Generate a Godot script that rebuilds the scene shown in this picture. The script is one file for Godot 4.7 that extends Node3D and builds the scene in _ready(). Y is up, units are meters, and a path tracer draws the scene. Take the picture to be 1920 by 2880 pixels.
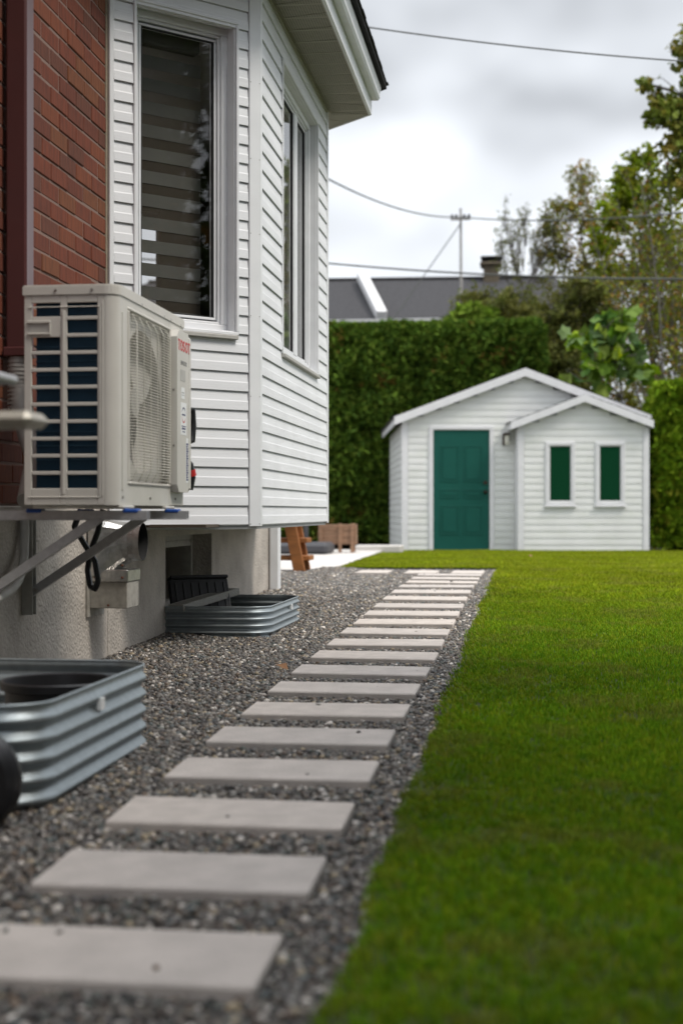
extends Node3D
# World axes: x runs away from the house wall towards the lawn, y up, -z along the path towards the shed.

class M:
	# collects triangles with their own normals, then commits them as one ArrayMesh
	var v := PackedVector3Array()
	var n := PackedVector3Array()
	var uv := PackedVector2Array()
	var c := PackedColorArray()
	var col := Color.WHITE
	var xf := Transform3D()
	func tri(a: Vector3, b: Vector3, d: Vector3, na: Vector3, nb: Vector3, nd: Vector3, ua := Vector2.ZERO, ub := Vector2.ZERO, ud := Vector2.ZERO) -> void:
		if (d - a).cross(b - a).dot(na + nb + nd) < 0.0:
			var t := b
			b = d
			d = t
			t = nb
			nb = nd
			nd = t
			var w := ub
			ub = ud
			ud = w
		v.append(xf * a)
		v.append(xf * b)
		v.append(xf * d)
		n.append((xf.basis * na).normalized())
		n.append((xf.basis * nb).normalized())
		n.append((xf.basis * nd).normalized())
		uv.append(ua)
		uv.append(ub)
		uv.append(ud)
		c.append(col)
		c.append(col)
		c.append(col)
	func flat(a: Vector3, b: Vector3, d: Vector3, out := Vector3.ZERO) -> void:
		var nn := (d - a).cross(b - a).normalized()
		if out != Vector3.ZERO and nn.dot(out) < 0.0:
			nn = -nn
		tri(a, b, d, nn, nn, nn)
	func quad(a: Vector3, b: Vector3, d: Vector3, e: Vector3, out := Vector3.ZERO) -> void:
		var nn := (d - a).cross(b - a).normalized()
		if nn == Vector3.ZERO:
			nn = (e - a).cross(d - a).normalized()
		if out != Vector3.ZERO and nn.dot(out) < 0.0:
			nn = -nn
		tri(a, b, d, nn, nn, nn, Vector2(0, 0), Vector2(1, 0), Vector2(1, 1))
		tri(a, d, e, nn, nn, nn, Vector2(0, 0), Vector2(1, 1), Vector2(0, 1))
	func box(lo: Vector3, hi: Vector3, bev := 0.0) -> void:
		var ce := (lo + hi) * 0.5
		var h := (hi - lo) * 0.5
		h = h.abs()
		var b: float = minf(bev, minf(h.x, minf(h.y, h.z)) * 0.9)
		var i := h - Vector3(b, b, b)
		for ax in 3:
			var a1 := (ax + 1) % 3
			var a2 := (ax + 2) % 3
			for s in [-1.0, 1.0]:
				var p := []
				for k in [[-1, -1], [1, -1], [1, 1], [-1, 1]]:
					var q := Vector3.ZERO
					q[ax] = s * h[ax]
					q[a1] = k[0] * i[a1]
					q[a2] = k[1] * i[a2]
					p.append(ce + q)
				var o := Vector3.ZERO
				o[ax] = s
				quad(p[0], p[1], p[2], p[3], o)
			if b > 0.0:
				for s1 in [-1.0, 1.0]:
					for s2 in [-1.0, 1.0]:
						var q0 := Vector3.ZERO
						var q1 := Vector3.ZERO
						q0[a1] = s1 * h[a1]
						q0[a2] = s2 * i[a2]
						q1[a1] = s1 * i[a1]
						q1[a2] = s2 * h[a2]
						var e := Vector3.ZERO
						e[ax] = i[ax]
						var o := Vector3.ZERO
						o[a1] = s1
						o[a2] = s2
						quad(ce + q0 - e, ce + q0 + e, ce + q1 + e, ce + q1 - e, o)
		if b > 0.0:
			for sx in [-1.0, 1.0]:
				for sy in [-1.0, 1.0]:
					for sz in [-1.0, 1.0]:
						flat(ce + Vector3(sx * h.x, sy * i.y, sz * i.z), ce + Vector3(sx * i.x, sy * h.y, sz * i.z), ce + Vector3(sx * i.x, sy * i.y, sz * h.z), Vector3(sx, sy, sz))
	func cbox(ce: Vector3, size: Vector3, bev := 0.0) -> void:
		box(ce - size * 0.5, ce + size * 0.5, bev)
	func tube(path: Array, radii: Array, seg := 8, caps := true) -> void:
		# a smooth tube through the points; radii holds one radius per point
		var rings := []
		var up := Vector3.UP
		for k in path.size():
			var d: Vector3 = (path[mini(k + 1, path.size() - 1)] - path[maxi(k - 1, 0)]).normalized()
			if k == 0:
				up = Vector3.UP if absf(d.y) < 0.9 else Vector3.RIGHT
			var s := d.cross(up).normalized()
			up = s.cross(d).normalized()
			var ring := []
			for j in seg:
				var a := TAU * j / seg
				ring.append(s * cos(a) + up * sin(a))
			rings.append(ring)
		for k in path.size() - 1:
			for j in seg:
				var j2 := (j + 1) % seg
				var n0: Vector3 = rings[k][j]
				var n1: Vector3 = rings[k][j2]
				var n2: Vector3 = rings[k + 1][j2]
				var n3: Vector3 = rings[k + 1][j]
				var p0: Vector3 = path[k] + n0 * radii[k]
				var p1: Vector3 = path[k] + n1 * radii[k]
				var p2: Vector3 = path[k + 1] + n2 * radii[k + 1]
				var p3: Vector3 = path[k + 1] + n3 * radii[k + 1]
				tri(p0, p1, p2, n0, n1, n2)
				tri(p0, p2, p3, n0, n2, n3)
		if caps:
			for e in [0, path.size() - 1]:
				var o: Vector3 = (path[0] - path[1]) if e == 0 else (path[e] - path[e - 1])
				for j in range(1, seg - 1):
					flat(path[e] + rings[e][0] * radii[e], path[e] + rings[e][j] * radii[e], path[e] + rings[e][j + 1] * radii[e], o)
	func cyl(a: Vector3, b: Vector3, r0: float, r1: float, seg := 16, caps := true) -> void:
		tube([a, b], [r0, r1], seg, caps)
	func lathe(profile: Array, seg := 32) -> void:
		# profile: Vector2(radius, y) from bottom to top, smooth
		for k in profile.size() - 1:
			var p: Vector2 = profile[k]
			var q: Vector2 = profile[k + 1]
			var t := q - p
			var nn := Vector2(t.y, -t.x).normalized()
			for j in seg:
				var a := TAU * j / seg
				var b := TAU * (j + 1) / seg
				var da := Vector3(cos(a), 0, sin(a))
				var db := Vector3(cos(b), 0, sin(b))
				var na := da * nn.x + Vector3.UP * nn.y
				var nb := db * nn.x + Vector3.UP * nn.y
				tri(da * p.x + Vector3.UP * p.y, db * p.x + Vector3.UP * p.y, db * q.x + Vector3.UP * q.y, na, nb, nb)
				tri(da * p.x + Vector3.UP * p.y, db * q.x + Vector3.UP * q.y, da * q.x + Vector3.UP * q.y, na, nb, na)
	func prism(poly: Array, z0: float, z1: float) -> void:
		# poly: Vector2 list in x,y (any simple outline); extruded from z0 to z1
		var pp := PackedVector2Array(poly)
		var idx := Geometry2D.triangulate_polygon(pp)
		for zz in [z0, z1]:
			var o := Vector3(0, 0, 1.0 if zz == maxf(z0, z1) else -1.0)
			for k in range(0, idx.size(), 3):
				flat(Vector3(pp[idx[k]].x, pp[idx[k]].y, zz), Vector3(pp[idx[k + 1]].x, pp[idx[k + 1]].y, zz), Vector3(pp[idx[k + 2]].x, pp[idx[k + 2]].y, zz), o)
		var cw := Geometry2D.is_polygon_clockwise(pp)
		for k in pp.size():
			var a := pp[k]
			var b := pp[(k + 1) % pp.size()]
			var t := b - a
			var o := Vector3(t.y, -t.x, 0)
			if cw:
				o = -o
			quad(Vector3(a.x, a.y, z0), Vector3(b.x, b.y, z0), Vector3(b.x, b.y, z1), Vector3(a.x, a.y, z1), o)
	func strip(prof: Array, x0: float, x1: float) -> void:
		# an open profile of Vector2(z, y) extruded along x, flat facets facing +z, with end caps
		for k in prof.size() - 1:
			var p: Vector2 = prof[k]
			var q: Vector2 = prof[k + 1]
			var t := q - p
			quad(Vector3(x0, p.y, p.x), Vector3(x1, p.y, p.x), Vector3(x1, q.y, q.x), Vector3(x0, q.y, q.x), Vector3(0, -t.x, t.y))
		for x in [x0, x1]:
			for k in range(1, prof.size() - 1):
				flat(Vector3(x, prof[0].y, prof[0].x), Vector3(x, prof[k].y, prof[k].x), Vector3(x, prof[k + 1].y, prof[k + 1].x), Vector3(-1.0 if x == x0 else 1.0, 0, 0))
	func mesh() -> ArrayMesh:
		var a := []
		a.resize(Mesh.ARRAY_MAX)
		a[Mesh.ARRAY_VERTEX] = v
		a[Mesh.ARRAY_NORMAL] = n
		a[Mesh.ARRAY_TEX_UV] = uv
		a[Mesh.ARRAY_COLOR] = c
		var m := ArrayMesh.new()
		m.add_surface_from_arrays(Mesh.PRIMITIVE_TRIANGLES, a)
		return m

var rng := RandomNumberGenerator.new()
var used := {}
var T := {}   # textures
var K := {}   # materials

func numbered(called: String) -> String:
	if not used.has(called):
		used[called] = 0
		return called
	used[called] += 1
	return "%s_%03d" % [called, used[called]]

func tag(o: Node, label: String, category: String, group := "", kind := "") -> void:
	o.set_meta("label", label)
	if category:
		o.set_meta("category", category)
	if group:
		o.set_meta("group", group)
	if kind:
		o.set_meta("kind", kind)

func thing(called: String, label: String, category: String, at: Vector3, turn := 0.0, group := "") -> Node3D:
	var o := Node3D.new()
	o.name = numbered(called)
	add_child(o)
	o.position = at
	o.rotation.y = turn
	tag(o, label, category, group)
	return o

func part(called: String, m, material: Material, parent: Node, world = null) -> MeshInstance3D:
	# one mesh as a child of a thing or a part; "world" is the frame its points are given in (default: the parent's)
	var o := MeshInstance3D.new()
	o.name = called if parent != self else numbered(called)
	o.mesh = m.mesh() if m is M else m
	o.material_override = material
	parent.add_child(o, true)
	if world != null:
		o.transform = parent.global_transform.affine_inverse() * world if parent != self else world
	return o

func structure(called: String, m, material: Material, label := "") -> MeshInstance3D:
	var o := part(called, m, material, self)
	o.set_meta("kind", "structure")
	if label:
		o.set_meta("label", label)
	return o

func scatter(called: String, mesh: Mesh, material: Material, places: Array, tints: Array, parent: Node) -> MultiMeshInstance3D:
	var mm := MultiMesh.new()
	mm.transform_format = MultiMesh.TRANSFORM_3D
	mm.use_colors = true
	mm.mesh = mesh
	mm.instance_count = places.size()
	var b := PackedFloat32Array()
	b.resize(places.size() * 16)
	var k := 0
	for i in places.size():
		var t: Transform3D = places[i]
		var q: Color = tints[i]
		b[k] = t.basis.x.x; b[k + 1] = t.basis.y.x; b[k + 2] = t.basis.z.x; b[k + 3] = t.origin.x
		b[k + 4] = t.basis.x.y; b[k + 5] = t.basis.y.y; b[k + 6] = t.basis.z.y; b[k + 7] = t.origin.y
		b[k + 8] = t.basis.x.z; b[k + 9] = t.basis.y.z; b[k + 10] = t.basis.z.z; b[k + 11] = t.origin.z
		b[k + 12] = q.r; b[k + 13] = q.g; b[k + 14] = q.b; b[k + 15] = 1.0
		k += 16
	mm.buffer = b
	var o := MultiMeshInstance3D.new()
	o.name = called if parent != self else numbered(called)
	o.multimesh = mm
	o.material_override = material
	parent.add_child(o, true)
	o.set_meta("kind", "stuff")
	return o

func noise_map(seed_: int, type: int, freq: float, oct: int, lo: float, hi: float, srgb := true, size := 512, gamma := 1.0, stretch := Vector2.ONE) -> ImageTexture:
	var f := FastNoiseLite.new()
	f.seed = seed_
	f.noise_type = type
	f.frequency = freq
	f.fractal_octaves = oct
	f.fractal_type = FastNoiseLite.FRACTAL_FBM if oct > 1 else FastNoiseLite.FRACTAL_NONE
	var im := f.get_seamless_image(int(size / stretch.x), int(size / stretch.y), false, false, 0.1, true)
	im.resize(size, size, Image.INTERPOLATE_BILINEAR)
	im.convert(Image.FORMAT_L8)
	var d := im.get_data()
	var lut := PackedByteArray()
	lut.resize(256)
	for i in 256:
		var x := lo + (hi - lo) * pow(i / 255.0, gamma)
		if srgb:
			x = Color(x, x, x).linear_to_srgb().r
		lut[i] = int(clampf(x * 255.0, 0, 255))
	for i in d.size():
		d[i] = lut[d[i]]
	return ImageTexture.create_from_image(Image.create_from_data(size, size, false, Image.FORMAT_L8, d))

func tint_map(seed_: int, freq: float, a: Color, b: Color, gamma := 1.0) -> ImageTexture:
	# blotches that run from one linear tint to another
	var f := FastNoiseLite.new()
	f.seed = seed_
	f.noise_type = FastNoiseLite.TYPE_SIMPLEX_SMOOTH
	f.frequency = freq
	f.fractal_octaves = 5
	var im := f.get_seamless_image(512, 512, false, false, 0.1, true)
	im.convert(Image.FORMAT_L8)
	var d := im.get_data()
	var o := PackedByteArray()
	o.resize(d.size() * 3)
	var lut := []
	for i in 256:
		lut.append(a.lerp(b, pow(i / 255.0, gamma)).linear_to_srgb())
	for i in d.size():
		var q: Color = lut[d[i]]
		o[i * 3] = int(q.r * 255.0)
		o[i * 3 + 1] = int(q.g * 255.0)
		o[i * 3 + 2] = int(q.b * 255.0)
	return ImageTexture.create_from_image(Image.create_from_data(512, 512, false, Image.FORMAT_RGB8, o))

func lin(r: float, g: float, b: float, a := 1.0) -> Color:
	var k := Color(r, g, b).linear_to_srgb()
	k.a = a
	return k

func mat(called: String, color: Color, rough: float, metal := 0.0, o := {}) -> StandardMaterial3D:
	# o: tex + scale (world triplanar albedo), fine + fine_scale (second layer), bump + depth, vc, back, local
	var m := StandardMaterial3D.new()
	m.resource_name = called
	m.albedo_color = color
	m.roughness = rough
	m.metallic = metal
	m.metallic_specular = o.get("spec", 0.5)
	if o.has("tex") or o.has("bump"):
		m.uv1_triplanar = true
		m.uv1_world_triplanar = not o.get("local", false)
		var s = o.get("scale", 1.0)
		m.uv1_scale = s if s is Vector3 else Vector3(s, s, s)
		m.uv1_triplanar_sharpness = 4.0
	if o.has("tex"):
		m.albedo_texture = o.tex
	if o.has("fine"):
		m.detail_enabled = true
		m.detail_blend_mode = BaseMaterial3D.BLEND_MODE_MUL
		m.detail_albedo = o.fine
		m.detail_uv_layer = BaseMaterial3D.DETAIL_UV_2
		m.uv2_triplanar = true
		m.uv2_world_triplanar = not o.get("local", false)
		var s2 = o.get("fine_scale", 8.0)
		m.uv2_scale = s2 if s2 is Vector3 else Vector3(s2, s2, s2)
	if o.has("bump"):
		m.heightmap_enabled = true
		m.heightmap_texture = o.bump
		m.heightmap_scale = o.get("depth", 0.3)
	if o.get("vc", false):
		m.vertex_color_use_as_albedo = true
	if o.has("back"):
		m.backlight_enabled = true
		m.backlight = o.back
		m.cull_mode = BaseMaterial3D.CULL_DISABLED
	K[called] = m
	return m

func ground_y(w: float) -> float:
	# the gravel climbs gently along the path and levels out near the shed
	if w < 0.0:
		return maxf(w, -6.0) * 0.0225
	if w < 11.0:
		return 0.0225 * w
	if w < 14.6:
		return 0.2475 + 0.006 * minf(w - 11.0, 2.0)
	return 0.2595 - 0.0085 * minf(w - 14.6, 12.0)

func P(u: float, y: float, w: float) -> Vector3:
	return Vector3(u, y, -w)

func frame(u: float, y: float, w: float, along: Vector3) -> Transform3D:
	# x along the wall, y up, z out of the wall
	var x := along.normalized()
	return Transform3D(Basis(x, Vector3.UP, x.cross(Vector3.UP)), P(u, y, w))

func _ready() -> void:
	rng.seed = 20240917
	# ---- camera, sky, sun, exposure
	var cam := Camera3D.new()
	cam.name = "camera"
	var lens := CameraAttributesPhysical.new()
	lens.frustum_focal_length = 33.333
	lens.exposure_aperture = 1.42
	lens.frustum_focus_distance = 7.2
	lens.frustum_near = 0.05
	lens.frustum_far = 400.0
	cam.attributes = lens
	cam.fov = 39.6
	cam.near = 0.05
	cam.far = 400.0
	cam.position = Vector3(0, 0.861, 0)
	cam.rotation.y = 0.1325
	add_child(cam)
	cam.current = true
	var env := Environment.new()
	env.background_mode = Environment.BG_SKY
	env.sky = Sky.new()
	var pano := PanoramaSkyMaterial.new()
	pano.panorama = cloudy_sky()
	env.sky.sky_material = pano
	env.background_energy_multiplier = 1.0
	env.tonemap_mode = Environment.TONE_MAPPER_LINEAR
	env.tonemap_exposure = 1.75
	env.sdfgi_enabled = true
	env.ssao_enabled = true
	env.ssil_enabled = true
	var we := WorldEnvironment.new()
	we.name = "environment"
	we.environment = env
	add_child(we)
	var sun := DirectionalLight3D.new()
	sun.name = "sun"
	sun.light_energy = 0.5
	sun.light_color = Color(1.0, 0.965, 0.92)
	sun.light_angular_distance = 16.0
	sun.shadow_enabled = true
	add_child(sun)
	sun.look_at_from_position(Vector3(7, 11, 2.5), Vector3.ZERO)
	make_textures()
	make_materials()
	# ---- large structure
	build_ground()
	build_house()
	build_shed()
	build_hedges()
	build_neighbours()
	build_trees()
	# ---- objects
	build_slabs()
	build_conditioner()
	build_wells()
	build_vent()
	build_barbecue()
	build_patio_things()
	build_wires()
	fallen_leaves()
	# ---- loose small stuff last
	build_gravel()
	build_grass()

func cloudy_sky() -> ImageTexture:
	var f := FastNoiseLite.new()
	f.seed = 5
	f.frequency = 2.2
	f.fractal_octaves = 4
	var h := 360
	var w := 720
	var d := PackedFloat32Array()
	d.resize(w * h * 3)
	for j in h:
		var el := PI * 0.5 - PI * (j + 0.5) / h
		var y := sin(el)
		for i in w:
			var az := TAU * (i + 0.5) / w
			var dir := Vector3(cos(az) * cos(el), y, sin(az) * cos(el))
			# the cloud deck is seen on a high plane, so its rolls flatten towards the horizon
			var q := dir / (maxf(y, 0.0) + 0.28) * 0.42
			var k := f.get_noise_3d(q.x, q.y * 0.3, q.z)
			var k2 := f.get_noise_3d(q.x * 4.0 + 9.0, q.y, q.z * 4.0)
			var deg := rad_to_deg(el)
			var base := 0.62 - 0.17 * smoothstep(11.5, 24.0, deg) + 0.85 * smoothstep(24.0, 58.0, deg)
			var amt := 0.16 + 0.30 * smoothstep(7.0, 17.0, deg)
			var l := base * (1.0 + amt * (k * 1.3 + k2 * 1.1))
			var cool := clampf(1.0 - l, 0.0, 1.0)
			if el < 0.0:
				l = 0.22
			var at := (j * w + i) * 3
			d[at] = l * (0.965 - 0.02 * cool)
			d[at + 1] = l
			d[at + 2] = l * (1.04 + 0.05 * cool)
	return ImageTexture.create_from_image(Image.create_from_data(w, h, false, Image.FORMAT_RGBF, d.to_byte_array()))

func make_textures() -> void:
	var S := FastNoiseLite.TYPE_SIMPLEX_SMOOTH
	var V := FastNoiseLite.TYPE_VALUE
	T.blotch = noise_map(1, S, 0.012, 4, 0.78, 1.0)
	T.soft = noise_map(2, S, 0.006, 3, 0.9, 1.0)
	T.fine = noise_map(3, V, 0.35, 2, 0.72, 1.0)
	T.speck = noise_map(4, V, 0.5, 1, 0.35, 1.0, true, 512, 0.7)
	T.speck_h = noise_map(4, V, 0.4, 2, 0.0, 1.0, false)
	T.cell_h = noise_map(6, FastNoiseLite.TYPE_CELLULAR, 0.06, 1, 0.0, 1.0, false)
	T.wave_h = noise_map(7, S, 0.02, 3, 0.0, 1.0, false)
	T.grain = noise_map(8, S, 0.03, 4, 0.6, 1.0, true, 512, 1.0, Vector2(8, 1))
	T.streak = noise_map(9, S, 0.03, 4, 0.55, 1.0, true, 512, 1.0, Vector2(1, 6))
	T.stain = noise_map(10, S, 0.008, 5, 0.55, 1.0, true, 512, 0.7)
	T.mottle = noise_map(11, S, 0.02, 5, 0.35, 1.0, true, 512, 0.9)

func make_materials() -> void:
	mat("siding", lin(0.79, 0.805, 0.83), 0.5, 0.0, {"tex": T.soft, "scale": 0.8, "fine": T.grain, "fine_scale": Vector3(1.2, 6.0, 1.2), "bump": T.grain, "depth": 0.03})
	K.siding.detail_albedo = noise_map(21, FastNoiseLite.TYPE_SIMPLEX_SMOOTH, 0.03, 4, 0.9, 1.0, true, 512, 1.0, Vector2(8, 1))
	mat("trim", lin(0.76, 0.775, 0.79), 0.42, 0.0, {"tex": T.soft, "scale": 1.3})
	mat("vinyl", lin(0.74, 0.75, 0.77), 0.35, 0.0, {"tex": T.soft, "scale": 2.0})
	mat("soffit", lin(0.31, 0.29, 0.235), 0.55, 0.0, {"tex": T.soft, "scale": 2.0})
	mat("soffit_hole", lin(0.10, 0.10, 0.09), 0.8)
	mat("sill_metal", lin(0.45, 0.44, 0.41), 0.5, 0.0, {"tex": T.blotch, "scale": 3.0})
	for k in 5:
		var cc: Array = [[0.20, 0.042, 0.014], [0.225, 0.054, 0.016], [0.165, 0.035, 0.013], [0.21, 0.062, 0.018], [0.15, 0.042, 0.020]][k]
		mat("brick%d" % k, lin(cc[0], cc[1], cc[2]), 0.85, 0.0, {"tex": T.streak, "scale": 2.2 + 0.2 * k, "fine": T.fine, "fine_scale": 4.0, "bump": T.streak, "depth": 0.25})
	mat("mortar", lin(0.25, 0.165, 0.135), 0.95, 0.0, {"tex": T.fine, "scale": 3.0, "bump": T.speck_h, "depth": 0.2})
	mat("brick_edge", lin(0.42, 0.36, 0.27), 0.9, 0.0, {"tex": T.blotch, "scale": 5.0})
	mat("stucco", lin(0.66, 0.60, 0.53), 0.95, 0.0, {"tex": T.stain, "scale": 0.55, "fine": T.speck, "fine_scale": 3.2, "bump": T.speck_h, "depth": 0.5})
	mat("brown_metal", lin(0.075, 0.022, 0.022), 0.33, 0.0, {"tex": T.soft, "scale": 2.0, "spec": 0.65})
	mat("shingle", lin(0.035, 0.033, 0.036), 0.95, 0.0, {"tex": T.mottle, "scale": 3.0, "bump": T.speck_h, "depth": 0.4})
	mat("room", lin(0.075, 0.056, 0.04), 0.9)
	mat("blind", lin(0.105, 0.105, 0.093), 0.9, 0.0, {"tex": T.soft, "scale": 3.0})
	var sh := mat("sheer", lin(0.13, 0.11, 0.085, 0.42), 0.9)
	sh.transparency = BaseMaterial3D.TRANSPARENCY_ALPHA
	mat("gasket", lin(0.02, 0.02, 0.022), 0.6)
	var g := mat("pane", Color(0.02, 0.025, 0.025, 0.04), 0.015)
	g.transparency = BaseMaterial3D.TRANSPARENCY_ALPHA
	g.metallic_specular = 0.75
	mat("screw", lin(0.3, 0.29, 0.27), 0.4, 0.6)
	mat("cabinet", lin(0.58, 0.56, 0.515), 0.42, 0.0, {"tex": T.soft, "scale": 1.5, "fine": T.fine, "fine_scale": 30.0})
	K.cabinet.detail_albedo = noise_map(22, FastNoiseLite.TYPE_VALUE, 0.3, 2, 0.94, 1.0)
	mat("guard_wire", lin(0.66, 0.64, 0.58), 0.4)
	mat("coil", lin(0.02, 0.065, 0.11), 0.45, 0.3)
	mat("fan", lin(0.36, 0.345, 0.31), 0.45)
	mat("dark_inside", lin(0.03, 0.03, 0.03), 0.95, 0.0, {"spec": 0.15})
	mat("red_print", lin(0.5, 0.02, 0.02), 0.5)
	mat("navy_print", lin(0.03, 0.03, 0.12), 0.5)
	mat("grey_print", lin(0.25, 0.25, 0.25), 0.5)
	mat("sticker", lin(0.75, 0.76, 0.76), 0.35)
	mat("blue_pad", lin(0.005, 0.06, 0.30), 0.55)
	mat("bracket_steel", lin(0.42, 0.42, 0.43), 0.42, 0.35, {"tex": T.blotch, "scale": 4.0})
	mat("bracket_paint", lin(0.40, 0.39, 0.36), 0.5, 0.0, {"tex": T.blotch, "scale": 3.0})
	mat("black_rubber", lin(0.012, 0.012, 0.014), 0.35)
	mat("black_plastic", lin(0.016, 0.016, 0.018), 0.42, 0.0, {"tex": T.blotch, "scale": 6.0})
	mat("galvanised", lin(0.40, 0.45, 0.475), 0.48, 0.75, {"tex": T.blotch, "scale": 3.0, "fine": T.mottle, "fine_scale": 12.0, "bump": T.wave_h, "depth": 0.06})
	K.galvanised.detail_albedo = noise_map(23, FastNoiseLite.TYPE_CELLULAR, 0.05, 1, 0.85, 1.0)
	mat("duct_metal", lin(0.52, 0.51, 0.49), 0.30, 0.9, {"tex": T.stain, "scale": 4.0, "bump": T.wave_h, "depth": 0.12})
	mat("duct_paint", lin(0.36, 0.34, 0.30), 0.6, 0.0, {"tex": T.stain, "scale": 4.0})
	mat("rust", lin(0.12, 0.05, 0.03), 0.9)
	for k in 3:
		var cs: Array = [[0.46, 0.415, 0.39], [0.43, 0.39, 0.37], [0.48, 0.43, 0.40]][k]
		mat("slab%d" % k, lin(cs[0] * 1.3, cs[1] * 1.3, cs[2] * 1.27), 0.9, 0.0, {"tex": T.blotch, "scale": 0.9 + 0.33 * k, "fine": T.fine, "fine_scale": 6.0, "bump": T.speck_h, "depth": 0.12})
	mat("gravel_bed", lin(0.085, 0.08, 0.076), 0.95, 0.0, {"tex": T.speck, "scale": 1.7, "fine": T.mottle, "fine_scale": 5.0, "bump": T.cell_h, "depth": 1.5})
	mat("pebble", Color.WHITE, 0.62, 0.0, {"vc": true})
	mat("lawn", lin(0.075, 0.105, 0.016), 0.95, 0.0, {"tex": T.mottle, "scale": 0.9, "fine": T.speck, "fine_scale": 5.0})
	mat("grass", Color.WHITE, 0.75, 0.0, {"vc": true, "spec": 0.16, "back": Color(0.75, 0.75, 0.7)})
	mat("earth", lin(0.07, 0.06, 0.035), 1.0, 0.0, {"tex": T.mottle, "scale": 0.3})
	mat("concrete", lin(0.62, 0.59, 0.56), 0.9, 0.0, {"tex": T.soft, "scale": 0.7, "fine": T.fine, "fine_scale": 4.0})
	mat("leaf", Color.WHITE, 0.6, 0.0, {"vc": true, "spec": 0.28, "back": Color(0.8, 0.8, 0.7)})
	mat("needle", Color.WHITE, 0.85, 0.0, {"vc": true, "spec": 0.14, "back": Color(0.35, 0.35, 0.3)})
	mat("bark", lin(0.13, 0.11, 0.095), 0.95, 0.0, {"tex": T.streak, "scale": 2.0, "bump": T.streak, "depth": 1.0})
	mat("bark_pale", lin(0.22, 0.20, 0.18), 0.9, 0.0, {"tex": T.streak, "scale": 2.0})
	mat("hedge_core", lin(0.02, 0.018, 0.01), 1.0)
	mat("shed_white", lin(0.73, 0.735, 0.73), 0.55, 0.0, {"tex": T.soft, "scale": 0.6, "fine": T.stain, "fine_scale": Vector3(0.3, 0.9, 0.3)})
	K.shed_white.detail_albedo = tint_map(24, 0.010, Color(0.86, 0.89, 0.81), Color(1, 1, 1), 0.33)
	mat("shed_trim", lin(0.70, 0.70, 0.72), 0.5, 0.0, {"tex": T.soft, "scale": 1.2})
	mat("shed_under", lin(0.5, 0.5, 0.5), 0.6)
	mat("green_door", lin(0.007, 0.080, 0.062), 0.5, 0.0, {"spec": 0.3, "tex": T.soft, "scale": 1.0})
	mat("green_mesh", lin(0.006, 0.062, 0.026), 0.8, 0.0, {"spec": 0.15, "tex": T.fine, "scale": 2.0})
	mat("dark_bronze", lin(0.05, 0.03, 0.02), 0.4, 0.6)
	mat("lamp_glass", lin(0.62, 0.60, 0.53), 0.25)
	mat("roof_grey", lin(0.055, 0.054, 0.06), 0.95, 0.0, {"tex": T.mottle, "scale": 0.8, "fine": T.fine, "fine_scale": Vector3(0.6, 5.0, 0.6)})
	mat("house_far", lin(0.35, 0.3, 0.26), 0.9, 0.0, {"tex": T.blotch, "scale": 0.5})
	mat("white_paint", lin(0.62, 0.62, 0.63), 0.5)
	mat("chimney_brick", lin(0.16, 0.13, 0.09), 0.95, 0.0, {"tex": T.mottle, "scale": 1.5})
	mat("cedar_stain", lin(0.36, 0.135, 0.035), 0.6, 0.0, {"tex": T.grain, "scale": 1.5})
	mat("raw_cedar", lin(0.33, 0.19, 0.115), 0.75, 0.0, {"tex": T.grain, "scale": 1.2})
	mat("charcoal", lin(0.045, 0.045, 0.052), 0.6, 0.0, {"tex": T.soft, "scale": 2.0})
	mat("pole_wood", lin(0.48, 0.46, 0.44), 0.95, 0.0, {"tex": T.streak, "scale": 1.0})
	mat("dry_leaf", lin(0.22, 0.10, 0.035), 0.8, 0.0, {"back": Color(0.4, 0.4, 0.4)})
	mat("wire", lin(0.085, 0.09, 0.085), 0.7)
	mat("enamel_black", lin(0.012, 0.012, 0.013), 0.16)
	mat("shelf_metal", lin(0.42, 0.39, 0.33), 0.35, 0.4)
	mat("soil", lin(0.06, 0.045, 0.03), 1.0, 0.0, {"tex": T.mottle, "scale": 2.0})
	mat("plank_shadow", lin(0.30, 0.31, 0.32), 0.8)

func lawn_left(w: float) -> float:
	if w < 14.62:
		return -0.32 + 0.008 * sin(w * 3.1) + 0.006 * sin(w * 7.7 + 1.0)
	return -1.95 - (w - 14.62) * 0.05

func sheet(m: M, us: Callable, ue: Callable, w0: float, w1: float, step: float, lift: float) -> void:
	var w := w0
	while w < w1 - 0.001:
		var x := minf(w + step, w1)
		m.quad(P(us.call(w), ground_y(w) + lift, w), P(ue.call(w), ground_y(w) + lift, w), P(ue.call(x), ground_y(x) + lift, x), P(us.call(x), ground_y(x) + lift, x), Vector3.UP)
		w = x

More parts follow.
